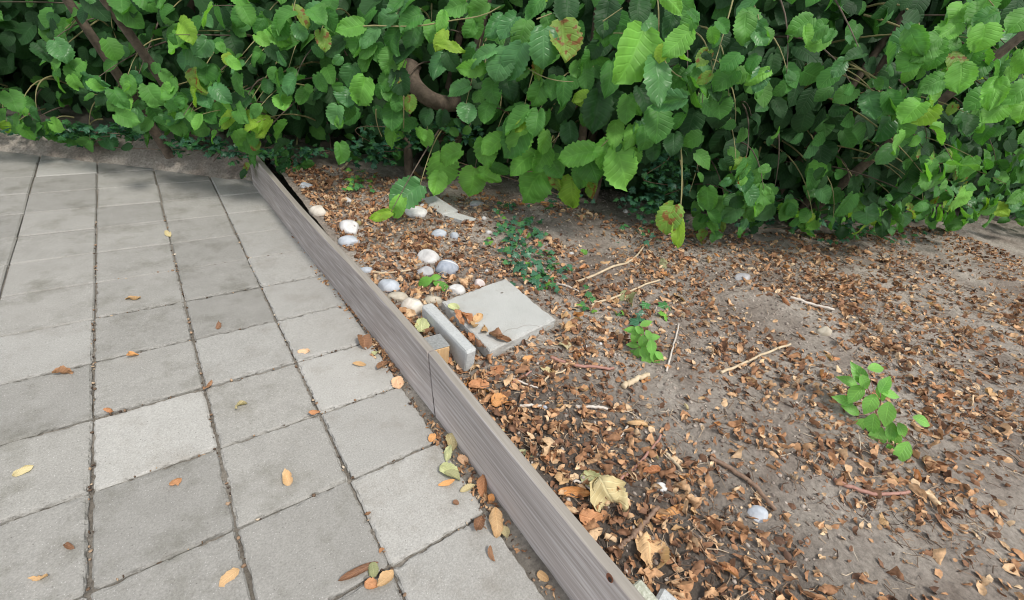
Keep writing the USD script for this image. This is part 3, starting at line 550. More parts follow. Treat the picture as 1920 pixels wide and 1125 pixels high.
HAND = [  # px, py, length px, width px, tip angle (0 right, 90 down), colour, extra forward offset
 (760, 366, 66, 54, 150, 'blue', .1), (745, 390, 46, 30, 125, 'mid', .12), (713, 404, 44, 20, 172, 'yellow', .1), (829, 322, 66, 62, 95, 'mid', .1), (819, 345, 44, 34, 105, 'light', .13), (885, 341, 50, 50, 100, 'mid', .1),
 (920, 330, 42, 34, 10, 'light', .12), (1000, 348, 74, 62, 130, 'light', .14), (1071, 363, 56, 44, 95, 'yellow', .13), (1166, 316, 78, 66, 70, 'mid', .14), (1080, 290, 70, 44, 175, 'light', .14),
 (1108, 312, 64, 54, 60, 'mid', .12), (1109, 356, 32, 26, 90, 'spot', .1), (1041, 338, 40, 20, 70, 'spot', .1), (980, 306, 60, 40, 150, 'mid', .12), (842, 292, 52, 36, 165, 'light', .1), (912, 286, 52, 42, 80, 'light', .1),
 (965, 268, 64, 50, 140, 'mid', .1), (925, 272, 50, 36, 160, 'mid', .1), (955, 240, 40, 28, 90, 'mid', .05), (876, 213, 36, 36, 80, 'blue', .05), (913, 211, 42, 36, 110, 'mid', .02),
 (1015, 300, 50, 42, 120, 'mid', .08), (1040, 312, 50, 40, 60, 'mid', .08), (940, 318, 40, 24, 20, 'mid', .1), (1135, 290, 52, 44, 110, 'mid', .1), (1090, 330, 48, 40, 110, 'mid', .1),
 (691, 72, 48, 32, 150, 'blue', .05), (723, 37, 50, 28, 170, 'blue', .05), (768, 40, 48, 38, 160, 'mid', .05), (656, 51, 52, 32, 175, 'light', .05), (741, 75, 54, 40, 130, 'mid', .0), (773, 69, 48, 40, 110, 'blue', .0),
 (808, 61, 40, 30, 90, 'mid', .0), (827, 43, 40, 22, 100, 'light', .05), (826, 77, 40, 26, 120, 'yellow', .08), (846, 88, 50, 20, 5, 'yellow', .12), (821, 125, 50, 32, 115, 'blue', .0), (850, 116, 38, 34, 60, 'dark', 0),
 (901, 107, 60, 44, 170, 'blue', .08), (882, 128, 50, 30, 175, 'light', .08), (938, 124, 58, 48, 120, 'blue', .08), (859, 168, 44, 32, 165, 'blue', .0), (925, 173, 44, 38, 95, 'mid', 0), (955, 168, 40, 34, 80, 'dark', 0),
 (752, 157, 44, 38, 80, 'dark', 0), (725, 155, 36, 32, 120, 'mid', 0), (678, 172, 52, 44, 110, 'light', .06), (651, 182, 34, 40, 95, 'blue', .04), (711, 173, 26, 22, 120, 'mid', 0), (726, 176, 26, 20, 80, 'mid', 0),
 (744, 195, 30, 24, 100, 'mid', 0), (768, 196, 32, 28, 90, 'spot', 0), (736, 221, 46, 36, 95, 'mid', .04), (650, 213, 36, 30, 100, 'mid', 0), (800, 221, 32, 28, 100, 'dark', 0), (829, 224, 30, 26, 90, 'dark', 0),
 (656, 144, 40, 36, 110, 'blue', 0), (685, 117, 36, 30, 130, 'mid', 0), (708, 99, 34, 30, 90, 'mid', 0), (729, 117, 44, 38, 100, 'mid', 0), (755, 101, 46, 38, 130, 'dark', 0), (687, 96, 38, 26, 150, 'mid', .03), (668, 85, 36, 30, 110, 'mid', 0),
 (733, 257, 40, 28, 100, 'mid', 0), (765, 235, 34, 22, 170, 'mid', 0), (790, 253, 28, 22, 60, 'mid', 0), (800, 261, 30, 26, 95, 'mid', 0), (952, 51, 50, 36, 140, 'blue', .05), (928, 50, 50, 32, 130, 'blue', .03),
 (848, 16, 56, 36, 165, 'mid', .0), (768, 4, 56, 32, 165, 'blue', .05), (740, 10, 40, 22, 140, 'mid', .03), (895, 20, 44, 34, 150, 'mid', 0), (880, 55, 36, 26, 110, 'mid', 0), (1063, 18, 50, 46, 90, 'dark', .03),
 (1060, 76, 70, 58, 80, 'spot', .08), (1020, 92, 66, 56, 85, 'blue', .12), (964, 116, 66, 50, 125, 'blue', .1), (978, 68, 52, 44, 110, 'mid', .05), (1185, 108, 98, 84, 110, 'light', .2), (1233, 155, 84, 60, 75, 'blue', .2),
 (1253, 190, 62, 36, 175, 'blue', .16), (1143, 147, 68, 38, 95, 'mid', .05), (1119, 212, 70, 54, 95, 'dark', .06), (1146, 192, 44, 36, 80, 'dark', 0), (1175, 206, 50, 36, 95, 'mid', .04), (1233, 234, 62, 52, 80, 'mid', .1),
 (1207, 188, 50, 40, 70, 'dark', .03), (1007, 178, 44, 38, 110, 'mid', .02), (1057, 173, 50, 28, 95, 'mid', .04), (1038, 165, 44, 34, 110, 'mid', .02), (1100, 152, 38, 28, 80, 'mid', 0), (1088, 184, 28, 20, 160, 'yellow', .03),
 (968, 227, 62, 40, 150, 'mid', .08), (1005, 231, 46, 34, 100, 'mid', .08), (976, 237, 30, 18, 150, 'yellow', .09), (974, 262, 60, 48, 100, 'mid', .08), (1020, 268, 42, 24, 95, 'mid', .03), (1068, 252, 44, 36, 80, 'dark', 0),
 (1153, 252, 54, 32, 95, 'mid', .02), (1181, 258, 46, 28, 95, 'mid', .02), (1208, 262, 46, 36, 85, 'mid', .02), (1160, 294, 50, 40, 120, 'mid', .08), (1197, 20, 50, 42, 90, 'dark', .08), (1262, 8, 54, 26, 30, 'light', .15),
 (1255, 48, 56, 40, 95, 'dark', .1), (1268, 82, 60, 44, 140, 'light', .2), (1241, 101, 32, 26, 120, 'yellow', .2), (1132, 67, 44, 36, 95, 'mid', .0), (1161, 72, 40, 34, 110, 'mid', .0), (1137, 36, 62, 46, 100, 'dark', 0),
 (1085, 62, 40, 26, 80, 'mid', 0), (1100, 110, 40, 34, 100, 'mid', 0), (1082, 130, 30, 26, 90, 'mid', 0), (1115, 95, 32, 28, 120, 'dark', 0), (1010, 130, 36, 24, 100, 'spot', .02), (1000, 20, 46, 36, 140, 'mid', 0), (1030, 45, 36, 28, 70, 'mid', .02),
 (1255, 412, 56, 44, 115, 'spot', .3), (1272, 440, 52, 24, 95, 'yellow', .3), (1262, 270, 40, 34, 90, 'dark', .05), (1225, 285, 34, 28, 100, 'dark', 0), (1190, 295, 32, 26, 100, 'mid', .02)]
rng = np.random.default_rng(5)
LEAVES = []                                                # (blade in world coordinates, material key, centre)
def add_leaf(c, L, W, tip, nrm, col, hero=True, droop=None):
    R = frame(tip, nrm)
    b = blade(L, W, 6 if hero else 4, 18 if hero else 8, 'hazel', droop=rng.uniform(.1, 1.1) if droop is None else droop, fold=rng.uniform(-.05, .45), pleat=.012 if hero else 0, teeth=.06, rng=rng, twist=rng.normal(0, .4), crumple=.14 if hero else 0)
    mid = b[0].mean(0)
    LEAVES.append((placed(b, R, c - R @ mid), col, c))
BRANCH_TIPS = []
for (px, py, lp, wp, ang, col, ex) in HAND:
    q = hedge_hit((px, py), ex, zmin=.34 if py > 270 else .3)
    if px > 1240 and py > 400: q = CAM + ray((px, py)) * 1.9
    v = (CAM - q) / np.linalg.norm(CAM - q)
    if py > 240 and col == 'mid' and rng.random() < .55: col = 'light'
    L, W = pxsize(lp, q) * 1.06, pxsize(wp, q) * 1.08
    nrm = v * 1.0 + UP * .6 + rng.normal(0, .34, 3)
    tip = image_dir(ang) - UP * .12 + v * rng.normal(.05, .15)
    add_leaf(q, L, W, tip, nrm, col); BRANCH_TIPS.append(q)
# filling leaves over the whole hedge: a front layer and looser layers behind it
HPX = np.array([project(b[2])[0] for b in LEAVES])
cols = ['mid', 'blue', 'dark', 'light', 'yellow', 'spot']
def in_view(q, m=60):
    (x, y), w = project(q); return w == w and -m < x < 1920 + m and -m < y < 1125 + m
for k in range(4400):
    s = rng.uniform(.15, bd[-1] - .2); p, n, t = base_at(s)
    layer = rng.random(); front = layer < .62
    z = rng.uniform(.24, 1.35) if front else rng.uniform(.22, 1.6)
    dep = rng.normal(0, .07) if front else rng.uniform(.08, .5)
    clump = meshkit.fbm(np.array([s * 2.6, z * 3.2, 1.0]), 3, 77)
    if front and clump < .45: continue
    off = bulge(z) - dep + (.10 * (clump - .5) * 2 if front else 0)
    q = np.array([p[0] + n[0] * off, p[1] + n[1] * off, z])
    (x, y), w = project(q)
    if np.linalg.norm(q - CAM) < 1.0: continue
    vis = w == w and -80 < x < 2000 and -80 < y < 700
    if not vis and rng.random() < .75: continue
    if vis and 640 < x < 1280:
        if front and (dep < .03 or rng.random() < .55): continue
        # dark hollow with the old trunk, seen in the photograph
        if ((x - 800) / 62) ** 2 + ((y - 168) / 62) ** 2 < 1 and dep < .75: continue
        if y > 268 and front: continue
        if y > 300: continue
    if front and 1165 < x < 1310 and y > 255: continue
    if x <= 640 and front: q[2] = max(.12, q[2] - .12)
    L = rng.uniform(.05, .14); W = L * rng.uniform(.66, .95)
    N3 = np.array([n[0], n[1], 0])
    nrm = N3 * rng.uniform(.5, 1.1) + UP * rng.uniform(.3, 1.2) + rng.normal(0, .42, 3)
    tip = -UP * rng.uniform(.2, 1.0) + N3 * rng.uniform(0, .7) + np.array([t[0], t[1], 0]) * rng.normal(0, .8)
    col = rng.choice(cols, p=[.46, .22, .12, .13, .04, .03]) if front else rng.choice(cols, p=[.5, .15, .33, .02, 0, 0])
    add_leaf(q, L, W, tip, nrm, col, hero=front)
# the dense dim inside of the hedge: leaves nobody could count
NB = 23000
sI = rng.uniform(.1, bd[-1] - .1, NB); kI = np.clip(np.searchsorted(ss, sI), 0, len(ss) - 1); zI = rng.uniform(.16, 2.35, NB); dI = .36 + 1.7 * rng.random(NB)
oI = bulge(zI) - dI; OI = np.c_[BP[kI] + BN[kI] * oI[:, None], zI]; OI[:, :2] += rng.normal(0, .02, (NB, 2))
keepI = (((OI - (CAM + ray((800, 168)) * 2.95)) ** 2).sum(1) > .2 ** 2); OI = OI[keepI]; kI = kI[keepI]; NB = len(OI)
NI = np.c_[BN[kI], np.zeros(NB)]
temps = [blade(1.0, rng.uniform(.72, .95), 2, 5, 'hazel', droop=rng.uniform(.2, .8), fold=rng.uniform(.05, .25), pleat=0, teeth=0, rng=rng) for _ in range(10)]
# a low bright spray at the right, beyond the photograph's edge
for k in range(26):
    q = hedge_hit((rng.uniform(1700, 1930), rng.uniform(20, 230)), rng.uniform(.05, .3)); v = (CAM - q) / np.linalg.norm(CAM - q)
    add_leaf(q, rng.uniform(.09, .13), rng.uniform(.08, .11), image_dir(rng.uniform(60, 160)), v + UP * .5 + rng.normal(0, .2, 3), rng.choice(['light', 'mid', 'yellow'], p=[.5, .4, .1]))
def inner_by_shrub(near):
    out = []
    for i in range(4):
        j = np.where(near == i)[0]; r = np.random.default_rng(60 + i)
        n = len(j); Nj = NI[j]
        out.append(scatter(temps, OI[j], frames(Nj * r.uniform(0, .8, (n, 1)) - UP * r.uniform(.2, 1, (n, 1)) + r.normal(0, .4, (n, 3)), Nj * r.uniform(.6, 1.2, (n, 1)) + UP * .4 + r.normal(0, .3, (n, 3))), r.uniform(.085, .15, n) * np.where(dI[keepI][j] > .9, 1.7, 1.0)) if n else None)
    return out
SHRUBS = [(280, 'leafy green shrub at the far left end of the path'), (760, 'green shrub with a dark hollow and old trunk above the pebbles'), (1130, 'broad-leaved green shrub with a low bright branch over the grey slab'), (1640, 'leafy green shrub on the right above the ivy-edged bed')]
cent = np.array([np.argmin(np.abs([project(np.array([*base_at(s)[0], .9]))[0][0] - px if base_at(s)[0] @ [0, 1] > -2 else 1e9 for s in ss])) for px, _ in SHRUBS])
SC = np.array([ss[c] for c in cent])
LC = np.array([l[2] for l in LEAVES]); kk_ = KD.query(LC[:, :2])[1]; sk = ss[kk_]; own = np.abs(sk[:, None] - SC[None]).argmin(1)
pp, pw = project(LC); size = np.array([np.linalg.norm(np.ptp(l[0][0], axis=0)) for l in LEAVES])
score = np.where((pw == pw) & (pp[:, 0] > -20) & (pp[:, 0] < 1940) & (pp[:, 1] > -20) & (pp[:, 1] < 600), size / np.nan_to_num(pw, nan=99), 0)
frontness = ((LC[:, :2] - BP[kk_]) * BN[kk_]).sum(1) - bulge(LC[:, 2])
score = score * np.where(frontness > -.15, 1, .15); score[:len(HAND)] += 10
for i, (px, lab) in enumerate(SHRUBS):
    p, n, t = base_at(SC[i]); root = p - n * .25
    sh = thing('hazel_shrub', lab, 'shrub', loc=(root[0], root[1], .15))
    idx = np.where(own == i)[0]; idx = idx[np.argsort(-score[idx], kind='stable')]
    for j in idx[:298]:
        b, c, _ = LEAVES[j]; obj('leaf', b[:2], HZ[c], sh, uv=b[2])
    rest = {}
    for j in idx[298:]: rest.setdefault(LEAVES[j][1], []).append(LEAVES[j][0])
    for c in sorted(rest):
        m = merge(rest[c]); obj('foliage', m[:2], HZ[c], sh, uv=m[2], kind='stuff')
    near_ = np.abs(ss[kI][:, None] - SC[None]).argmin(1)
    if i == 0: INNER_PARTS = inner_by_shrub(near_)
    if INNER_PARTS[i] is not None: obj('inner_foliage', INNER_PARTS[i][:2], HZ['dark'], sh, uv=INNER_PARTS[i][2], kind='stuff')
    # trunks and branches
    for k in range(3):
        a = np.array([root[0] + rng.normal(0, .12), root[1] + rng.normal(0, .12), .1]); d = rng.normal(0, .2, 2)
        pts = curve([a, a + [d[0] * .5, d[1] * .5, .5], a + [d[0] * 1.3, d[1] * 1.3, 1.2], a + [d[0] * 2.4, d[1] * 2.4, 2.1]], 14)
        obj('trunk', tube(pts, np.linspace(.032, .012, 14), 8), BARK, sh)
    fr = [j for j in idx[:298]]; pick = rng.choice(fr, min(60, len(fr)), replace=False)
    for j in pick:
        c = LEAVES[j][2]; R0 = LEAVES[j][0][0]; bp = R0[3]       # the leaf's base
        pr, nr, tr = base_at(sk[j]); back = np.array([pr[0] - nr[0] * rng.uniform(.1, .4), pr[1] - nr[1] * rng.uniform(.1, .4), max(.25, bp[2] + rng.uniform(-.15, .35))])
        mid = (bp + back) / 2 + UP * rng.uniform(.0, .12)
        obj('branch', tube(curve([bp, mid, back], 9), np.linspace(.0016, .006, 9), 5), SHOOT if rng.random() < .6 else BARK, sh)
    if i == 1:
        A_ = [CAM + ray(u) * d for u, d in (((775, 120), 3.05), ((781, 165), 2.95), ((800, 182), 2.92), ((840, 195), 3.0), ((880, 190), 3.2))]
        obj('old_trunk', tube(curve(A_, 18), np.linspace(.05, .04, 18), 12), BARK, sh, label='thick dark bent trunk in the hollow')
        for us in ([(660, 52), (700, 48), (780, 49), (850, 38), (880, 34), (938, 12)], [(705, 205), (708, 235), (716, 256)], [(757, 180), (757, 240)]):
            pts = [hedge_hit(u, .04) for u in us]; obj('branch', tube(curve(pts, 14), np.linspace(.0035, .0025, 14), 6), SHOOT, sh)
    if i == 2:
        for us, r in (([(862, 336), (905, 325), (990, 322), (1060, 312), (1110, 290), (1140, 262)], .0035), ([(1233, 0), (1235, 45), (1238, 88), (1262, 135), (1278, 145)], .003), ([(1130, 40), (1168, 14)], .0025), ([(1006, 36), (1035, 25)], .003), ([(990, 128), (1040, 150), (1075, 153)], .0025), ([(1240, 95), (1200, 70), (1150, 62)], .003), ([(1272, 395), (1280, 350), (1275, 300)], .003)):
            pts = [hedge_hit(u, .06, .34) for u in us]; obj('branch', tube(curve(pts, 14), np.linspace(r, r * .7, 14), 6), SHOOT, sh)

# ------------------------------------------------------------------ ivy
rng = np.random.default_rng(8)
def on_soil_or_foot(u):
    """Where the view meets the soil in front of the hedge foot, else the ivy climbing at the foot."""
    back = rng.uniform(-.02, .10); q = CAM + ray(u) * np.arange(.8, 7, .012)[:, None]
    k = KD.query(q[:, :2])[1]; off = ((q[:, :2] - BP[k]) * BN[k]).sum(1)
    ground = np.where(q[:, 0] > .34, S(q[:, 0], q[:, 1]), .0)
    h = np.nonzero((q[:, 2] <= ground) | (off < -.02 - back))[0]
    return q[h[0]] if len(h) else q[-1]
def ivy(name, label, spots, mats, size, parts_max=299, lift=.03, stem=True):
    """spots: list of (px, py, colour or None); each is one leaf."""
    Q = [on_soil_or_foot((a, b)) for a, b, _ in spots]; base = np.mean(Q, 0)
    t = thing(name, label, 'ivy' if 'ivy' in name else 'plant', loc=tuple(base))
    for (a, b, c), q in zip(spots, Q):
        W = rng.uniform(*size); v = CAM - q; v /= np.linalg.norm(v)
        nrm = UP * 1.0 + v * rng.uniform(.1, 1.3) + rng.normal(0, .35, 3); tip = np.append(rng.normal(0, 1, 2), -.3)
        R = frame(tip, nrm); h = rng.uniform(.3, 1.0) * lift; q = q + .5 * lift * rng.random() * np.array([v[0], v[1], 0])
        bl_ = ivy_blade(W, rng); bl_ = placed(bl_, R, q + UP * h - R @ np.array([0, .35 * W, 0]))
        obj('leaf', bl_[:2], (c and mats[c]) or mats[rng.choice(['dark', 'dark', 'green', 'dark', 'green'])], t, uv=bl_[2])
    if stem:
        o = sorted(range(len(Q)), key=lambda k: spots[k][1]); sub = o[::max(1, len(o) // 7)]
        if len(sub) >= 2: obj('stem', tube(curve([Q[k] + UP * .008 for k in sub], 24), .0022, 5), TWIG['brown'], t)
    return t
def blob(cx, cy, rx, ry, n, rot=0):
    out = []
    while len(out) < n:
        a = rng.normal(0, .5, 2)
        if np.hypot(*a) > 1.15: continue
        c, s_ = math.cos(rot), math.sin(rot); x, y = a[0] * rx, a[1] * ry
        out.append((cx + x * c - y * s_, cy + x * s_ + y * c, None))
    return out
mid_spots = blob(962, 438, 40, 46, 44) + blob(985, 480, 54, 62, 60, .3) + blob(1025, 520, 50, 34, 30) + [(912, 468, None), (935, 478, None), (945, 418, 'fresh'), (988, 452, 'fresh'), (990, 500, 'fresh'), (1056, 512, None), (1024, 538, 'fresh'), (1048, 520, None), (1005, 528, 'green')]
ivy('ivy_patch', 'dark green ivy patch trailing down to the back corner of the grey slab', mid_spots, IVY, (.024, .046), lift=.045)
ivy('ivy_patch', 'dense dark ivy mass at the foot of the hedge right of the sand mound', blob(1245, 340, 60, 62, 190) + blob(1212, 395, 58, 36, 76) + [(1160, 448, None), (1170, 440, None), (1153, 470, None), (1190, 452, None), (1205, 480, None)] + blob(1235, 432, 44, 26, 26) + [(1228, 468, None), (1255, 480, None), (1150, 392, None)], IVY, (.024, .046), lift=.10)
ivy('ivy_patch', 'low ivy at the foot of the hedge above the pebbles', blob(745, 270, 75, 26, 130) + blob(700, 300, 50, 26, 70), IVY, (.028, .048), lift=.07)
ivy('ivy_patch', 'dark ivy under the low leafy branch behind the slab', blob(860, 258, 60, 24, 70) + blob(1060, 385, 50, 16, 26) + blob(950, 395, 40, 12, 10), IVY, (.024, .042), lift=.05)
ivy('ivy_patch', 'ivy spreading below the shrub on the far right', blob(1400, 400, 90, 40, 130) + blob(1600, 430, 130, 40, 160), IVY, (.028, .048), lift=.08)
ivy('ivy_patch', 'ivy along the hedge foot at the far end of the plank', blob(560, 300, 60, 16, 90) + blob(470, 300, 60, 20, 60), IVY, (.03, .05), lift=.08)
ivy('ivy_patch', 'ivy at the foot of the hedge across the end of the pavers', blob(150, 262, 150, 14, 170) + blob(380, 290, 90, 14, 90), IVY, (.034, .056), lift=.10)
ivy('ivy_sprig', 'two large dark ivy leaves above the bright green seedling', [(1209, 577, 'green'), (1243, 577, 'green'), (1200, 598, 'dark'), (1190, 604, 'dark'), (1246, 594, 'fresh')], IVY, (.050, .062), lift=.02)
ivy('ivy_sprig', 'small mixed green sprig right of the slab', [(1097, 548, 'green'), (1103, 558, 'green'), (1090, 575, 'green'), (1096, 582, 'green'), (1085, 578, 'fresh'), (1112, 588, 'fresh'), (1108, 574, 'green')], IVY, (.026, .038), lift=.04)
ivy('ivy_sprig', 'tiny pale green sprig between slab sprig and seedling', [(1155, 590, 'fresh'), (1168, 590, 'fresh'), (1161, 594, 'green')], IVY, (.024, .03), lift=.02)
ivy('weed_sprig', 'light green weeds beside the ivy at the left of the pebbles', [(rng.uniform(645, 705), rng.uniform(330, 368), rng.choice(['fresh', 'green'])) for _ in range(34)], IVY, (.024, .04), lift=.05)
ivy('weed_sprig', 'single fresh green leaf beside the ivy patch', [(915, 452, 'fresh'), (919, 460, 'fresh')], IVY, (.026, .03), lift=.03, stem=False)
def leafy(name, label, leaves, root, col, shape='point', stems=()):
    q0 = on_soil(root); t = thing(name, label, 'plant', loc=tuple(q0)); d0 = np.linalg.norm(q0 - CAM)
    for (px, py, lp, wp, ang, h) in leaves:
        q = CAM + ray((px, py)) * (d0 - h * 1.2); v = (CAM - q) / np.linalg.norm(CAM - q); L, W = pxsize(lp, q), pxsize(wp, q)
        R = frame(image_dir(ang), v + UP * .7 + rng.normal(0, .15, 3))
        b = blade(L, W, 4, 10, shape, droop=rng.uniform(.2, .6), fold=.2, pleat=0, teeth=.03, rng=rng)
        b = placed(b, R, q - R @ b[0].mean(0)); obj('leaf', b[:2], col, t, uv=b[2])
        obj('petiole', tube(curve([b[0][2], (b[0][2] + q0) / 2 + UP * .01, q0], 7), .0013, 5), TWIG['red'], t)
    return t
seedL = [(1183, 619, 28, 15, 190, .05), (1212, 606, 26, 14, 335, .07), (1191, 632, 30, 18, 110, .06), (1186, 647, 24, 14, 190, .05), (1205, 642, 30, 18, 100, .08), (1222, 652, 34, 20, 80, .09), (1226, 632, 30, 14, 350, .07), (1183, 665, 26, 16, 150, .04), (1194, 664, 26, 14, 110, .05), (1208, 662, 30, 18, 80, .07), (1212, 675, 30, 20, 95, .06), (1226, 670, 30, 16, 70, .06), (1237, 668, 26, 14, 40, .06), (1231, 676, 26, 13, 75, .05), (1200, 620, 24, 14, 40, .07), (1213, 684, 24, 12, 90, .04), (1217, 630, 26, 14, 60, .08)]
leafy('seedling', 'bright light-green seedling with pointed leaves below the two ivy leaves', seedL, (1215, 655), SEED)
seed2 = [(1640 + (x - 1210) * 1.9, 770 + (y - 648) * 1.9, l * 1.45, w * 1.4, a + 20, h * 1.4) for x, y, l, w, a, h in seedL] + [(1690, 850, 50, 26, 120, .1), (1610, 700, 50, 26, 240, .1), (1730, 790, 44, 22, 20, .1), (1660, 720, 40, 20, 300, .12), (1600, 820, 44, 22, 160, .06), (1670, 850, 40, 20, 70, .08), (1580, 750, 40, 20, 200, .08)]
leafy('seedling', 'larger bright green seedling alone in the litter on the right', seed2, (1645, 790), SEED)
leafy('seedling', 'two-leaved green seedling between the grey pebble and the white stones', [(797, 529, 32, 20, 160, .02), (829, 537, 36, 19, 20, .02), (817, 520, 20, 12, 350, .02)], (813, 535), HZ['light'], 'oval')
leafy('seedling', 'tiny green shoot on the bare sand mound', [(1097, 473, 12, 9, 60, .01), (1093, 470, 10, 7, 200, .01)], (1096, 476), IVY['fresh'], 'oval')

# ------------------------------------------------------------------ sticks
STICKS = [([(1079, 531), (1123, 515), (1167, 499), (1204, 468), (1220, 452)], 5, 'straw', 'long straw-coloured stem bent upward below the sand mound'),
 ([(1044, 533), (1085, 551)], 4, 'grey', 'short grey stem right of the back edge of the slab'), ([(1108, 575), (1170, 553), (1236, 529)], 5, 'straw', 'straight straw stem running from the sprig past the grey oval leaf'),
 ([(1032, 672), (1067, 685), (1105, 692), (1149, 695)], 7, 'red', 'reddish brown twig with a pale cut end in front of the slab'), ([(1168, 728), (1190, 717), (1213, 708)], 12, 'straw', 'thick pale straw strip below the bright seedling'),
 ([(1080, 765), (1137, 772)], 7, 'grey', 'pale grey stick on bare soil in the middle of the litter'), ([(973, 763), (1015, 765)], 6, 'grey', 'whitish stick by the tiny blue pebble'),
 ([(1248, 699), (1262, 650), (1271, 611)], 4, 'grey', 'thin pale stem leaning at the right of the bright seedling'), ([(1022, 725), (1028, 708), (1040, 704), (1060, 698)], 4, 'straw', 'curved pale rootlet in front of the slab'),
 ([(1161, 901), (1196, 872), (1237, 820)], 6, 'red', 'reddish stem with a knot reaching over the dark litter'), ([(1185, 1012), (1205, 985), (1230, 956)], 12, 'brown', 'thick dark brown stick near the rusty screw end of the plank'),
 ([(1158, 1030), (1183, 1011)], 9, 'brown', 'short broken brown stick at the end of the thick dark one'), ([(1075, 905), (1092, 910), (1106, 924)], 5, 'grey', 'pale stalk beside the cupped green leaf'),
 ([(640, 320), (660, 303), (675, 290)], 5, 'straw', 'straw stem among the weeds by the ivy at left'), ([(960, 712), (1008, 732)], 4, 'grey', 'thin pale stem in the rust leaves before the slab'), ([(962, 720), (996, 700)], 5, 'red', 'short pinkish twig crossing a pale stem before the slab'),
 ([(940, 540), (900, 548), (880, 552)], 3, 'brown', 'thin brown stem behind the slab'), ([(894, 503), (920, 488), (932, 484)], 4, 'brown', 'brown stem from the ivy patch towards the pinkish pebble'),
 ([(1246, 852), (1262, 868), (1277, 888)], 6, 'straw', 'straw stalk lying at right of the reddish stem'), ([(1176, 800), (1160, 828)], 4, 'grey', 'small grey twig below the tan curled leaves'), ([(1350, 700), (1430, 668), (1480, 650)], 6, 'straw', 'straw stem in the bed on the right'),
 ([(1330, 860), (1400, 905), (1450, 960)], 9, 'brown', 'dark stick in the litter at lower right'), ([(1560, 900), (1640, 930), (1700, 925)], 8, 'red', 'reddish twig in the litter on the far right'), ([(1480, 560), (1560, 585)], 6, 'grey', 'grey stem on the soil below the ivy on the right'), ([(700, 512), (735, 514), (770, 510)], 4, 'straw', 'long thin pale stem beside the pale blue pebble')]
for us, w, c, lab in STICKS:
    pts = np.array([on_soil(u) for u in us]); r = pxsize(w, pts[0]) / 2
    pts = curve(pts, 14) + rng.normal(0, r * .25, (14, 3)); pts[:, 2] = S(pts[:, 0], pts[:, 1]) + r * .8 + np.linspace(.002, .008, 14)
    obj('twig', tube(pts, r * np.linspace(1.0, .75, 14), 7), TWIG[c], label=lab, cat='twig')

# ------------------------------------------------------------------ fallen leaves
rng = np.random.default_rng(21)
def fallen(q, L, W, col, ang=None, curl=None, crumple=.12, shape='oval', hi=False, up=UP, tilt=.35):
    a = rng.uniform(0, 2 * np.pi) if ang is None else ang
    tip = np.array([math.cos(a), math.sin(a), 0]); R = frame(tip, up + rng.normal(0, tilt, 3))
    b = blade(L, W, 8 if hi else 4, 12 if hi else 7, shape, droop=rng.normal(0, .8), fold=rng.uniform(-.1, .3), pleat=.02 if hi else 0, teeth=.05 if hi else .08,
              curl=rng.choice([-1, 1]) * rng.uniform(.7, 2.1) if curl is None else curl, crumple=crumple, rng=rng, twist=rng.normal(0, .5))
    V = (b[0] - b[0].mean(0)) @ R.T
    lowz = np.quantile(V[:, 2], .15); V = V + q + [0, 0, -lowz]
    return V, b[1], b[2]
def gdir(u, deg, z):                                       # ground heading of a picture direction
    a = at_z(u, z); b = at_z((u[0] + 8 * math.cos(math.radians(deg)), u[1] + 8 * math.sin(math.radians(deg))), z); return math.atan2(b[1] - a[1], b[0] - a[0])
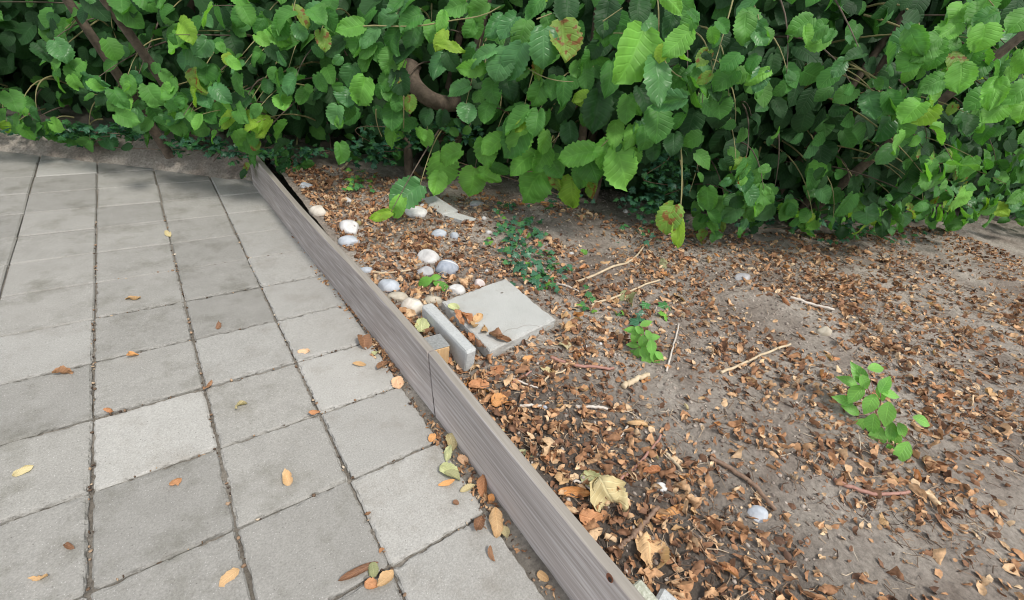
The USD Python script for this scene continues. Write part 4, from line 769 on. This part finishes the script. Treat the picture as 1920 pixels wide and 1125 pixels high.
BIG = [  # px, py, length px, width px, angle, colour, curl, crumple, label, surface
 (1138, 938, 66, 62, 60, 'yellow', .7, .30, 'big pale yellow crumpled leaf in the dark litter beside the plank', 's'), (1113, 906, 46, 36, 20, 'pale', 1.3, .25, 'cupped pale green leaf just above the big yellow one', 's'),
 (1218, 1036, 60, 56, 80, 'tan', .7, .32, 'large veined yellow-orange leaf near the end of the plank', 's'), (1256, 962, 62, 26, 340, 'orange', 1.6, .1, 'curled bright orange leaf at right of the dark stick', 's'),
 (1076, 926, 54, 20, 5, 'orange', 1.2, .1, 'long orange curled leaf beside the plank under the cupped green leaf', 's'), (1108, 978, 44, 30, 20, 'rust', .8, .12, 'rust leaf below the big yellow leaf', 's'), (1056, 896, 44, 28, 115, 'tan', .5, .1, 'tan leaf standing by the plank left of the cupped green leaf', 's'),
 (1030, 857, 24, 28, 80, 'rust', .8, .1, 'dark rust leaf against the far side of the plank', 's'), (984, 851, 30, 14, 20, 'pale', .8, .08, 'pale green scrap at the far edge of the plank', 's'), (1027, 697, 28, 14, 15, 'yellow', .5, .1, 'small golden leaf in front of the slab', 's'),
 (1178, 563, 46, 28, 95, 'olive', .3, .05, 'smooth grey-green oval leaf beside the straight straw stem', 's'), (1120, 561, 26, 18, 10, 'peach', .4, .08, 'peach leaf right of the mixed green sprig', 's'), (1061, 648, 26, 22, 100, 'yellow', .5, .14, 'pale yellow two-lobed leaf in front of the right corner of the slab', 's'),
 (1072, 616, 44, 20, 330, 'tan', .9, .12, 'long tan leaf right of the slab corner', 's'), (1203, 799, 52, 14, 2, 'tan', .8, .14, 'long tan split leaf on bare sandy soil', 's'), (1243, 498, 32, 14, 60, 'olive', .5, .08, 'olive-tan narrow leaf near the ivy mass', 's'),
 (777, 331, 30, 18, 5, 'tan', .3, .08, 'orange-tan leaf below the hedge above the drooping leaves', 's'), (791, 607, 32, 22, 95, 'pale', .4, .22, 'crumpled yellow-green leaf between plank and concrete block', 's+'), (770, 604, 40, 16, 45, 'rust', .6, .12, 'rust leaf beside the big white stone and plank', 's'),
 (803, 620, 28, 14, 20, 'brown', .5, .1, 'dark brown leaf above the stake top', 's+'), (1152, 566, 24, 14, 60, 'tan', .5, .1, 'tan leaf touching the straight straw stem', 's'), (1275, 560, 30, 18, 60, 'tan', .5, .1, 'tan leaf at the right under the ivy', 's'),
 (900, 730, 40, 26, 10, 'rust', .9, .14, 'rust curled leaf by the plank in front of the concrete block', 's'), (940, 756, 40, 26, 340, 'orange', .8, .16, 'orange crumpled leaf in the litter beside the plank', 's'), (925, 700, 42, 20, 340, 'rust', .9, .14, 'red-brown leaf before the front edge of the slab', 's'),
 (875, 600, 32, 21, 60, 'rust', .9, .16, 'rust leaf lying on the slab beside the concrete block, upper', 't'), (888, 614, 25, 15, 120, 'tan', .9, .16, 'tan leaf lying on the slab beside the concrete block, lower', 't'), (866, 590, 26, 16, 10, 'rust', 1.2, .16, 'rust leaf on the slab edge by the concrete block', 't'), (851, 578, 22, 14, 20, 'pale', .6, .1, 'pale green scrap on the left corner of the slab', 't'),
 (884, 634, 23, 12, 60, 'rust', 1.2, .25, 'rust leaf in the gap between concrete block and slab, middle', 't'), (900, 650, 30, 16, 50, 'brown', 1.2, .25, 'brown leaf in the gap at the front of the concrete block', 't'), (862, 604, 23, 12, 40, 'rust', 1.2, .25, 'rust leaf in the gap at the back of the concrete block', 't'), (896, 600, 24, 14, 330, 'tan', 1.1, .25, 'small tan leaf on the slab left half, topmost', 't'), (906, 622, 26, 14, 80, 'tan', 1.3, .25, 'tan curl on the slab beside the brown withered leaf', 't'), (944, 640, 26, 12, 10, 'brown', 1.4, .25, 'thin brown curl on the slab near the crack', 't'),
 (929, 632, 34, 20, 40, 'brown', .9, .2, 'brown withered leaf lying on the middle of the slab', 't'), (881, 690, 30, 16, 10, 'tan', .8, .12, 'tan leaf at the front end of the concrete block', 's'), (868, 688, 26, 16, 330, 'peach', .7, .12, 'peach leaf under the front end of the concrete block', 's'),
 (684, 645, 30, 24, 70, 'brown', .8, .16, 'brown curled leaf at the paver joint by the far plank', 'p'), (705, 664, 24, 10, 30, 'pale', .5, .06, 'narrow pale green leaf on the paver beside the plank', 'p'), (717, 686, 30, 16, 130, 'brown', .9, .14, 'brown folded leaf on the paver beside the plank', 'p'), (674, 684, 22, 8, 5, 'tan', .4, .05, 'flat tan sliver on the paver', 'p'),
 (746, 720, 22, 20, 80, 'peach', .6, .14, 'peach crumpled leaf at the paver corner by the plank', 'p'), (810, 822, 16, 12, 120, 'orange', .6, .1, 'small orange leaf at the end of a paver joint', 'p'), (846, 832, 30, 18, 60, 'yellow', .8, .14, 'golden leaf in the gap beside the plank', 'p'), (840, 852, 30, 14, 110, 'pale', .7, .1, 'pale green leaf below the golden one by the plank', 'p'),
 (868, 864, 20, 14, 30, 'peach', .5, .08, 'peach leaf flat against the foot of the plank', 'p'), (842, 884, 34, 24, 20, 'pale', .9, .12, 'green and yellow curled leaf on the paver', 'p'), (838, 907, 30, 10, 350, 'orange', .5, .05, 'orange sliver under the green and yellow leaf', 'p'), (850, 895, 30, 16, 10, 'olive', .8, .1, 'olive leaf tucked under the green and yellow one', 'p'),
 (877, 916, 28, 11, 345, 'yellow', .5, .1, 'pale yellow strip of leaf on the paver', 'p'), (904, 916, 36, 22, 70, 'rust', .8, .12, 'red-brown leaf propped at the foot of the plank', 'p'), (919, 938, 14, 12, 60, 'orange', .5, .08, 'small round orange leaf by the plank foot', 'p'), (898, 984, 36, 20, 110, 'brown', .9, .14, 'brown folded leaf across the paver joint', 'p'),
 (930, 982, 48, 28, 80, 'tan', 1.1, .16, 'large tan curled leaf beside the plank foot', 'p'), (948, 998, 24, 14, 70, 'yellow', .7, .12, 'pale yellow scrap beside the large tan leaf', 'p'), (672, 1072, 66, 16, 155, 'brown', 1.3, .08, 'long brown rolled leaf on the dark paver at bottom left', 'p'), (700, 1070, 24, 18, 80, 'olive', .8, .1, 'dark olive scrap under the long rolled leaf', 'p'),
 (723, 1086, 36, 20, 130, 'tan', .6, .14, 'tan crumpled leaf at the paver crossing', 'p'), (696, 1096, 24, 18, 20, 'rust', .6, .14, 'rust leaf left of the tan crumpled one', 'p'), (921, 1040, 26, 9, 95, 'brown', .6, .08, 'dark slim brown leaf alone on the front paver', 'p'), (855, 943, 11, 8, 20, 'brown', .4, .05, 'small brown fleck on the middle paver', 'p'), (1018, 1082, 22, 14, 40, 'tan', .7, .1, 'tan scrap in the gap at the foot of the near plank', 'p'),
 (716, 1032, 12, 10, 60, 'rust', .5, .1, 'small rust fleck in the long paver joint', 'p'), (690, 965, 14, 10, 40, 'brown', .5, .1, 'brown fleck in the long paver joint', 'p')]
n_big = 0
for px, py, lp, wp, ang, col, curl, cr, lab, sf in BIG:
    u = (px, py)
    if sf == 'p': q = at_z(u, .004); z = .004
    elif sf == 't': wr_ = ray(u); q = CAM + wr_ * (((T1 - CAM) @ nn_) / (wr_ @ nn_)) + [0, 0, .004]; z = zt
    else: q = on_soil(u); z = .19
    if sf == 's+': q = at_z(u, .205); q[2] = .195
    L, W = pxsize(lp, q) * 1.12, pxsize(wp, q) * 1.2
    b = fallen(q, L, W, col, gdir(u, ang, z), curl=curl * (1 if n_big % 3 else -1), crumple=cr, hi=True, shape='oval' if wp < .6 * lp else 'round', tilt=.22, up=UP + .35 * (CAM - q) / np.linalg.norm(CAM - q))
    obj('fallen_leaf', b[:2], DL[col], uv=b[2], label=lab, cat='leaf'); n_big += 1
def density(x, y):                                         # how thick the litter lies
    p = np.stack([x, y, 0 * x], -1); d = .42 + 1.5 * (meshkit.fbm(p * 3.1, 3, 41) - .42)
    d = d + .75 * np.exp(-((x - .5) / .3) ** 2) + .3 * np.exp(-(((x - .75) / .35) ** 2 + ((y - 1.2) / .5) ** 2))
    d = d * (1 - .9 * np.exp(-(((x - 1.50) / .25) ** 2 + ((y - .95) / .28) ** 2))) * (1 - .75 * np.exp(-(((x - 1.42) / .12) ** 2 + ((y - .40) / .12) ** 2))) * (1 - .7 * np.exp(-(((x - 1.05) / .16) ** 2 + ((y + .28) / .14) ** 2)))
    return np.clip(d, 0.04, 1)
def blocked(x, y):                                         # slab and block footprint
    d = np.array([x - T1[0], y - T1[1]]); a, b = d @ d1[:2], d @ d2[:2]
    return (-.01 < a < W1 + .01 and -.01 < b < W2 + .01) or x < .385
def sample(n, x0, x1, y0, y1, view=True):
    out = []
    while len(out) < n:
        x, y = rng.uniform(x0, x1, 4000), rng.uniform(y0, y1, 4000); k = rng.random(4000) < density(x, y)
        for a, b in zip(x[k], y[k]):
            q = np.array([a, b, float(S(a, b))]); (px, py), w = project(q)
            if view and not (w == w and -40 < px < 1960 and 250 < py < 1180): continue
            kk = np.argmin(((BP - q[:2]) ** 2).sum(1))
            if (q[:2] - BP[kk]) @ BN[kk] < -.15 or blocked(a, b): continue
            out.append(q)
            if len(out) >= n: break
    return out
ZONES = [('in the thick litter beside the near plank', lambda u: u[0] < 1277 and u[1] > 690), ('among the pebbles beyond the slab', lambda u: u[0] < 930 and u[1] <= 690), ('on the soil between slab and hedge', lambda u: 930 <= u[0] < 1277 and u[1] <= 690), ('in the litter at the right of the bed', lambda u: u[0] >= 1277)]
NAMES = {'rust': 'rust-brown', 'tan': 'light tan', 'brown': 'dark brown', 'orange': 'orange', 'yellow': 'pale yellow', 'peach': 'peach'}
cand = sample(1500, .38, 3.1, -1.0, 2.3); cand.sort(key=lambda q: np.linalg.norm(q - CAM))
MARKS = [((1138, 938), 'the big pale yellow crumpled leaf'), ((1113, 906), 'the cupped pale green leaf'), ((1218, 1036), 'the large veined tan leaf'), ((1208, 648), 'the bright seedling'), ((1640, 780), 'the larger seedling at right'),
 ((1090, 690), 'the reddish twig with a pale end'), ((1108, 768), 'the pale grey stick'), ((994, 764), 'the whitish stick'), ((948, 600), 'the grey slab'), ((840, 625), 'the concrete block'), ((838, 500), 'the veined blue-grey stone'), ((803, 480), 'the angular white stone'),
 ((776, 573), 'the big rounded white stone'), ((730, 534), 'the pale blue pebble at the plank'), ((825, 438), 'the oval grey-blue pebble'), ((655, 437), 'the paired pebbles at the plank'), ((781, 396), 'the curved whitish stone'), ((845, 400), 'the grey concrete flags'), ((985, 470), 'the ivy patch behind the slab'),
 ((1097, 570), 'the mixed green sprig'), ((1178, 563), 'the grey-green oval leaf'), ((1190, 718), 'the thick straw strip'), ((1203, 799), 'the tan split leaf on sand'), ((1238, 912), 'the chalk-white lump'), ((1207, 985), 'the thick dark stick'), ((1198, 865), 'the knotted reddish stem'), ((1150, 500), 'the bent straw stem'),
 ((1256, 962), 'the curled bright orange leaf'), ((1030, 857), 'the dark rust leaf at the plank'), ((925, 715), 'the red-brown leaf before the slab'), ((1255, 415), 'the spotted hanging leaves'), ((1392, 520), 'the grey pebble at right'), ((1545, 620), 'the beige pebble at far right'), ((1420, 960), 'the pale pebble at lower right'),
 ((1415, 675), 'the straw stem at right'), ((1395, 905), 'the dark stick at lower right'), ((1630, 920), 'the reddish twig at far right'), ((1520, 572), 'the grey stem below the right ivy'), ((598, 395), 'the cream pebble'), ((575, 348), 'the pebble at the plank end'), ((1500, 760), 'the middle of the right-hand litter'), ((1061, 648), 'the pale two-lobed leaf')]
ORD = ['nearest', 'second nearest', 'third nearest', 'fourth nearest', 'fifth nearest', 'sixth nearest', 'seventh nearest', 'eighth nearest', 'ninth nearest', 'tenth nearest']
def relation(u):
    k = int(np.argmin([np.hypot(u[0] - m[0][0], u[1] - m[0][1]) for m in MARKS])); dx, dy = u[0] - MARKS[k][0][0], u[1] - MARKS[k][0][1]
    side = ('right of' if dx > 0 else 'left of') if abs(dx) > abs(dy) else ('below' if dy > 0 else 'above')
    return side + ' ' + MARKS[k][1], math.hypot(dx, dy)
cand = [cand[i] for i in np.sort(rng.choice(len(cand), 238, replace=False))]
made = []
for q in cand:
    col = str(rng.choice(['rust', 'tan', 'brown', 'orange', 'yellow', 'peach'], p=[.32, .26, .12, .16, .06, .08])); L = rng.uniform(.028, .056); W = L * rng.uniform(.45, .8)
    made.append((fallen(q, L, W, col, crumple=rng.uniform(.15, .34)), col, *relation(project(q)[0])))
for i, (b, col, rel, d) in enumerate(made):
    rank = sum(1 for m in made if m[1] == col and m[2] == rel and m[3] < d); twins = sum(1 for m in made if m[1] == col and m[2] == rel)
    lab = ('%s %s dead leaf %s' % (ORD[min(rank, 9)], NAMES[col], rel)) if twins > 1 else 'curled %s dead leaf %s' % (NAMES[col], rel)
    obj('fallen_leaf', b[:2], DL[col], uv=b[2], label=lab, cat='leaf', group='dead leaves scattered over the bed')
# leaves blown onto the paving at left
PAVE = [(44, 884, 'yellow', 'small pale yellow leaf on the leftmost pavers, upper of two'), (75, 1085, 'tan', 'tan leaf in the bottom left corner of the pavers'), (130, 1025, 'brown', 'dark brown leaf on the bottom left pavers beside a joint'), (205, 772, 'rust', 'rust leaf alone on the left pavers, middle height'), (430, 1085, 'tan', 'tan leaf on the front left pavers near the long rolled leaf'),
 (452, 762, 'yellow', 'pale yellow leaf on the pavers left of the plank joint'), (250, 668, 'orange', 'orange leaf on the left pavers above the rust one'), (390, 725, 'brown', 'dark brown leaf at a paver crossing in the middle'), (250, 560, 'tan', 'small tan leaf far back on the pavers, left'), (410, 612, 'brown', 'small brown leaf far back on the pavers, right of the tan'),
 (315, 440, 'yellow', 'tiny pale yellow leaf near the far end of the pavers'), (570, 660, 'peach', 'peach leaf on the pavers close to the far plank'), (330, 905, 'rust', 'curled rust leaf on the pavers at left of centre'), (540, 900, 'tan', 'curled tan leaf on the pavers left of the long joint'), (590, 775, 'rust', 'small rust leaf on the pavers below the far plank'), (120, 700, 'brown', 'brown leaf on the far left pavers')]
for px, py, col, lab in PAVE:
    q = at_z((px, py), .003); L = rng.uniform(.03, .055); b = fallen(q, L, L * rng.uniform(.5, .8), col, crumple=.2)
    obj('fallen_leaf', b[:2], DL[col], uv=b[2], label=lab, cat='leaf')
# the uncounted remainder
Q = np.array(sample(14000, .38, 4.6, -1.3, 2.5)); n = len(Q)
temps = [blade(1.0, rng.uniform(.4, .85), 2, 5, 'oval', droop=rng.normal(0, .9), fold=rng.uniform(-.3, .6), pleat=0, teeth=.12, curl=rng.choice([-1, 1]) * rng.uniform(.4, 1.6), crumple=.22, rng=rng, twist=rng.normal(0, .7)) for _ in range(40)]
temps = [(t[0] - t[0].mean(0), t[1], t[2]) for t in temps]
sc = .007 + .030 * rng.random(n) ** 1.6
a_ = rng.uniform(0, 6.3, n); m = scatter(temps, Q + np.c_[0 * sc, 0 * sc, sc * .10 + rng.uniform(0, .006, n)], frames(np.c_[np.cos(a_), np.sin(a_), rng.normal(0, .3, n)], UP + rng.normal(0, .5, (n, 3))), sc, rng.random(n))
obj('leaf_litter', m[:2], LITTER, uv=m[2], label='broken brown and rust leaf litter covering the soil of the bed', cat='leaf litter', kind='stuff')
Q = np.array([q for q in sample(3300, .38, 3.4, -1.1, 2.3) if meshkit.fbm(np.array([q[0] * 5, q[1] * 5, 3.0]), 2, 12) > .46 or q[0] < .62]); n = len(Q)
temps = [blade(1.0, rng.uniform(.45, .8), 4, 6, 'oval', droop=rng.normal(0, 1.1), fold=rng.uniform(-.2, .7), pleat=.01, teeth=.08, curl=rng.choice([-1, 1]) * rng.uniform(.8, 2.3), crumple=.36, rng=rng, twist=rng.normal(0, .8)) for _ in range(44)]
temps = [(t[0] - t[0].mean(0), t[1], t[2]) for t in temps]
sc = .014 + .042 * rng.random(n) ** 1.7; a_ = rng.uniform(0, 6.3, n); m = scatter(temps, Q + np.c_[0 * sc, 0 * sc, sc * .12 + rng.uniform(0, .012, n)], frames(np.c_[np.cos(a_), np.sin(a_), rng.normal(0, .35, n)], UP + rng.normal(0, .45, (n, 3))), sc, .12 + .88 * rng.random(n))
obj('curled_leaf_litter', m[:2], LITTER, uv=m[2], label='drifts of curled rust and tan dead leaves lying on the litter', cat='leaf litter', kind='stuff')
parts = []
for q in sample(7000, .37, 3.8, -1.2, 2.2):
    Ln = rng.uniform(.012, .06); a = rng.uniform(0, 6.3); d = np.array([math.cos(a), math.sin(a), rng.normal(0, .15)]) * Ln / 2; bend = rng.normal(0, Ln * .12, 3)
    r = rng.uniform(.0005, .0014); o = q + UP * (r + abs(d[2]) + .002); parts.append(one_uv(tube(np.array([o - d, o + bend, o + d]), r, 4, cap=False)))
m = merge(parts); obj('fine_debris', m[:2], DEBRIS, uv=m[2], label='fine stalks, needles and rootlets strewn over the soil', cat='debris', kind='stuff')
ico = trimesh.creation.icosphere(1, 1.0); parts = []
for k in range(5200):
    x, y = rng.uniform(.38, 2.7), rng.uniform(-.95, 1.9)
    if blocked(x, y): continue
    r = rng.uniform(.0015, .0062) ; V = ico.vertices * (r * rng.uniform(.6, 1.3, 3)) * (1 + rng.normal(0, .13, (len(ico.vertices), 1))); parts.append(one_uv((V + [x, y, float(S(x, y)) + r * .3], ico.faces)))
m = merge(parts); obj('soil_crumbs', m[:2], CRUMB, uv=m[2], label='loose crumbs and grit of grey sandy soil', cat='soil', kind='stuff', smooth=True)
# dirt and scraps along the gap at the foot of the plank and in the joints
parts = []
for k in range(1000):
    y = rng.uniform(-1.1, 2.2); x = .297 + rng.random() * max(.004, .035 - .03 * max(0, y)) if rng.random() < .75 else rng.normal(0, .004) - .3 * rng.integers(0, 3)
    if rng.random() < .15: y = .3 * rng.integers(-3, 6) + rng.normal(0, .004); x = rng.uniform(-.6, .3)
    r = rng.uniform(.0012, .0042); V = ico.vertices * (r * rng.uniform(.4, 1.6, 3)) * (1 + rng.normal(0, .15, (len(ico.vertices), 1))); parts.append(one_uv((V + [x, y, -.004 + r * .4], ico.faces)))
m = merge(parts); obj('joint_grit', m[:2], DEBRIS, uv=m[2], label='dark grit and scraps caught in the paver joints and plank gap', cat='grit', kind='stuff')
n = 1100; y = rng.uniform(-1.1, 2.0, n); x = .300 + rng.random(n) * np.maximum(.006, .032 - .03 * np.maximum(0, y)) - .05 * (rng.random(n) < .25) * rng.random(n)
clump = np.array([meshkit.noise(np.array([k * 7.0, 0, 0]), 5) for k in y]); k = rng.random(n) < np.clip((clump - .35) * 2.6, .06, 1); x, y = x[k], y[k]; n = len(x)
sc = .006 + .020 * rng.random(n) ** 1.6; a_ = rng.uniform(0, 6.3, n)
m = scatter(temps, np.c_[x, y, .001 + sc * .12], frames(np.c_[np.cos(a_), np.sin(a_), rng.normal(0, .3, n)], UP + rng.normal(0, .4, (n, 3))), sc, rng.random(n))
obj('gutter_litter', m[:2], LITTER, uv=m[2], label='brown leaf scraps caught along the foot of the planks', cat='leaf litter', kind='stuff')
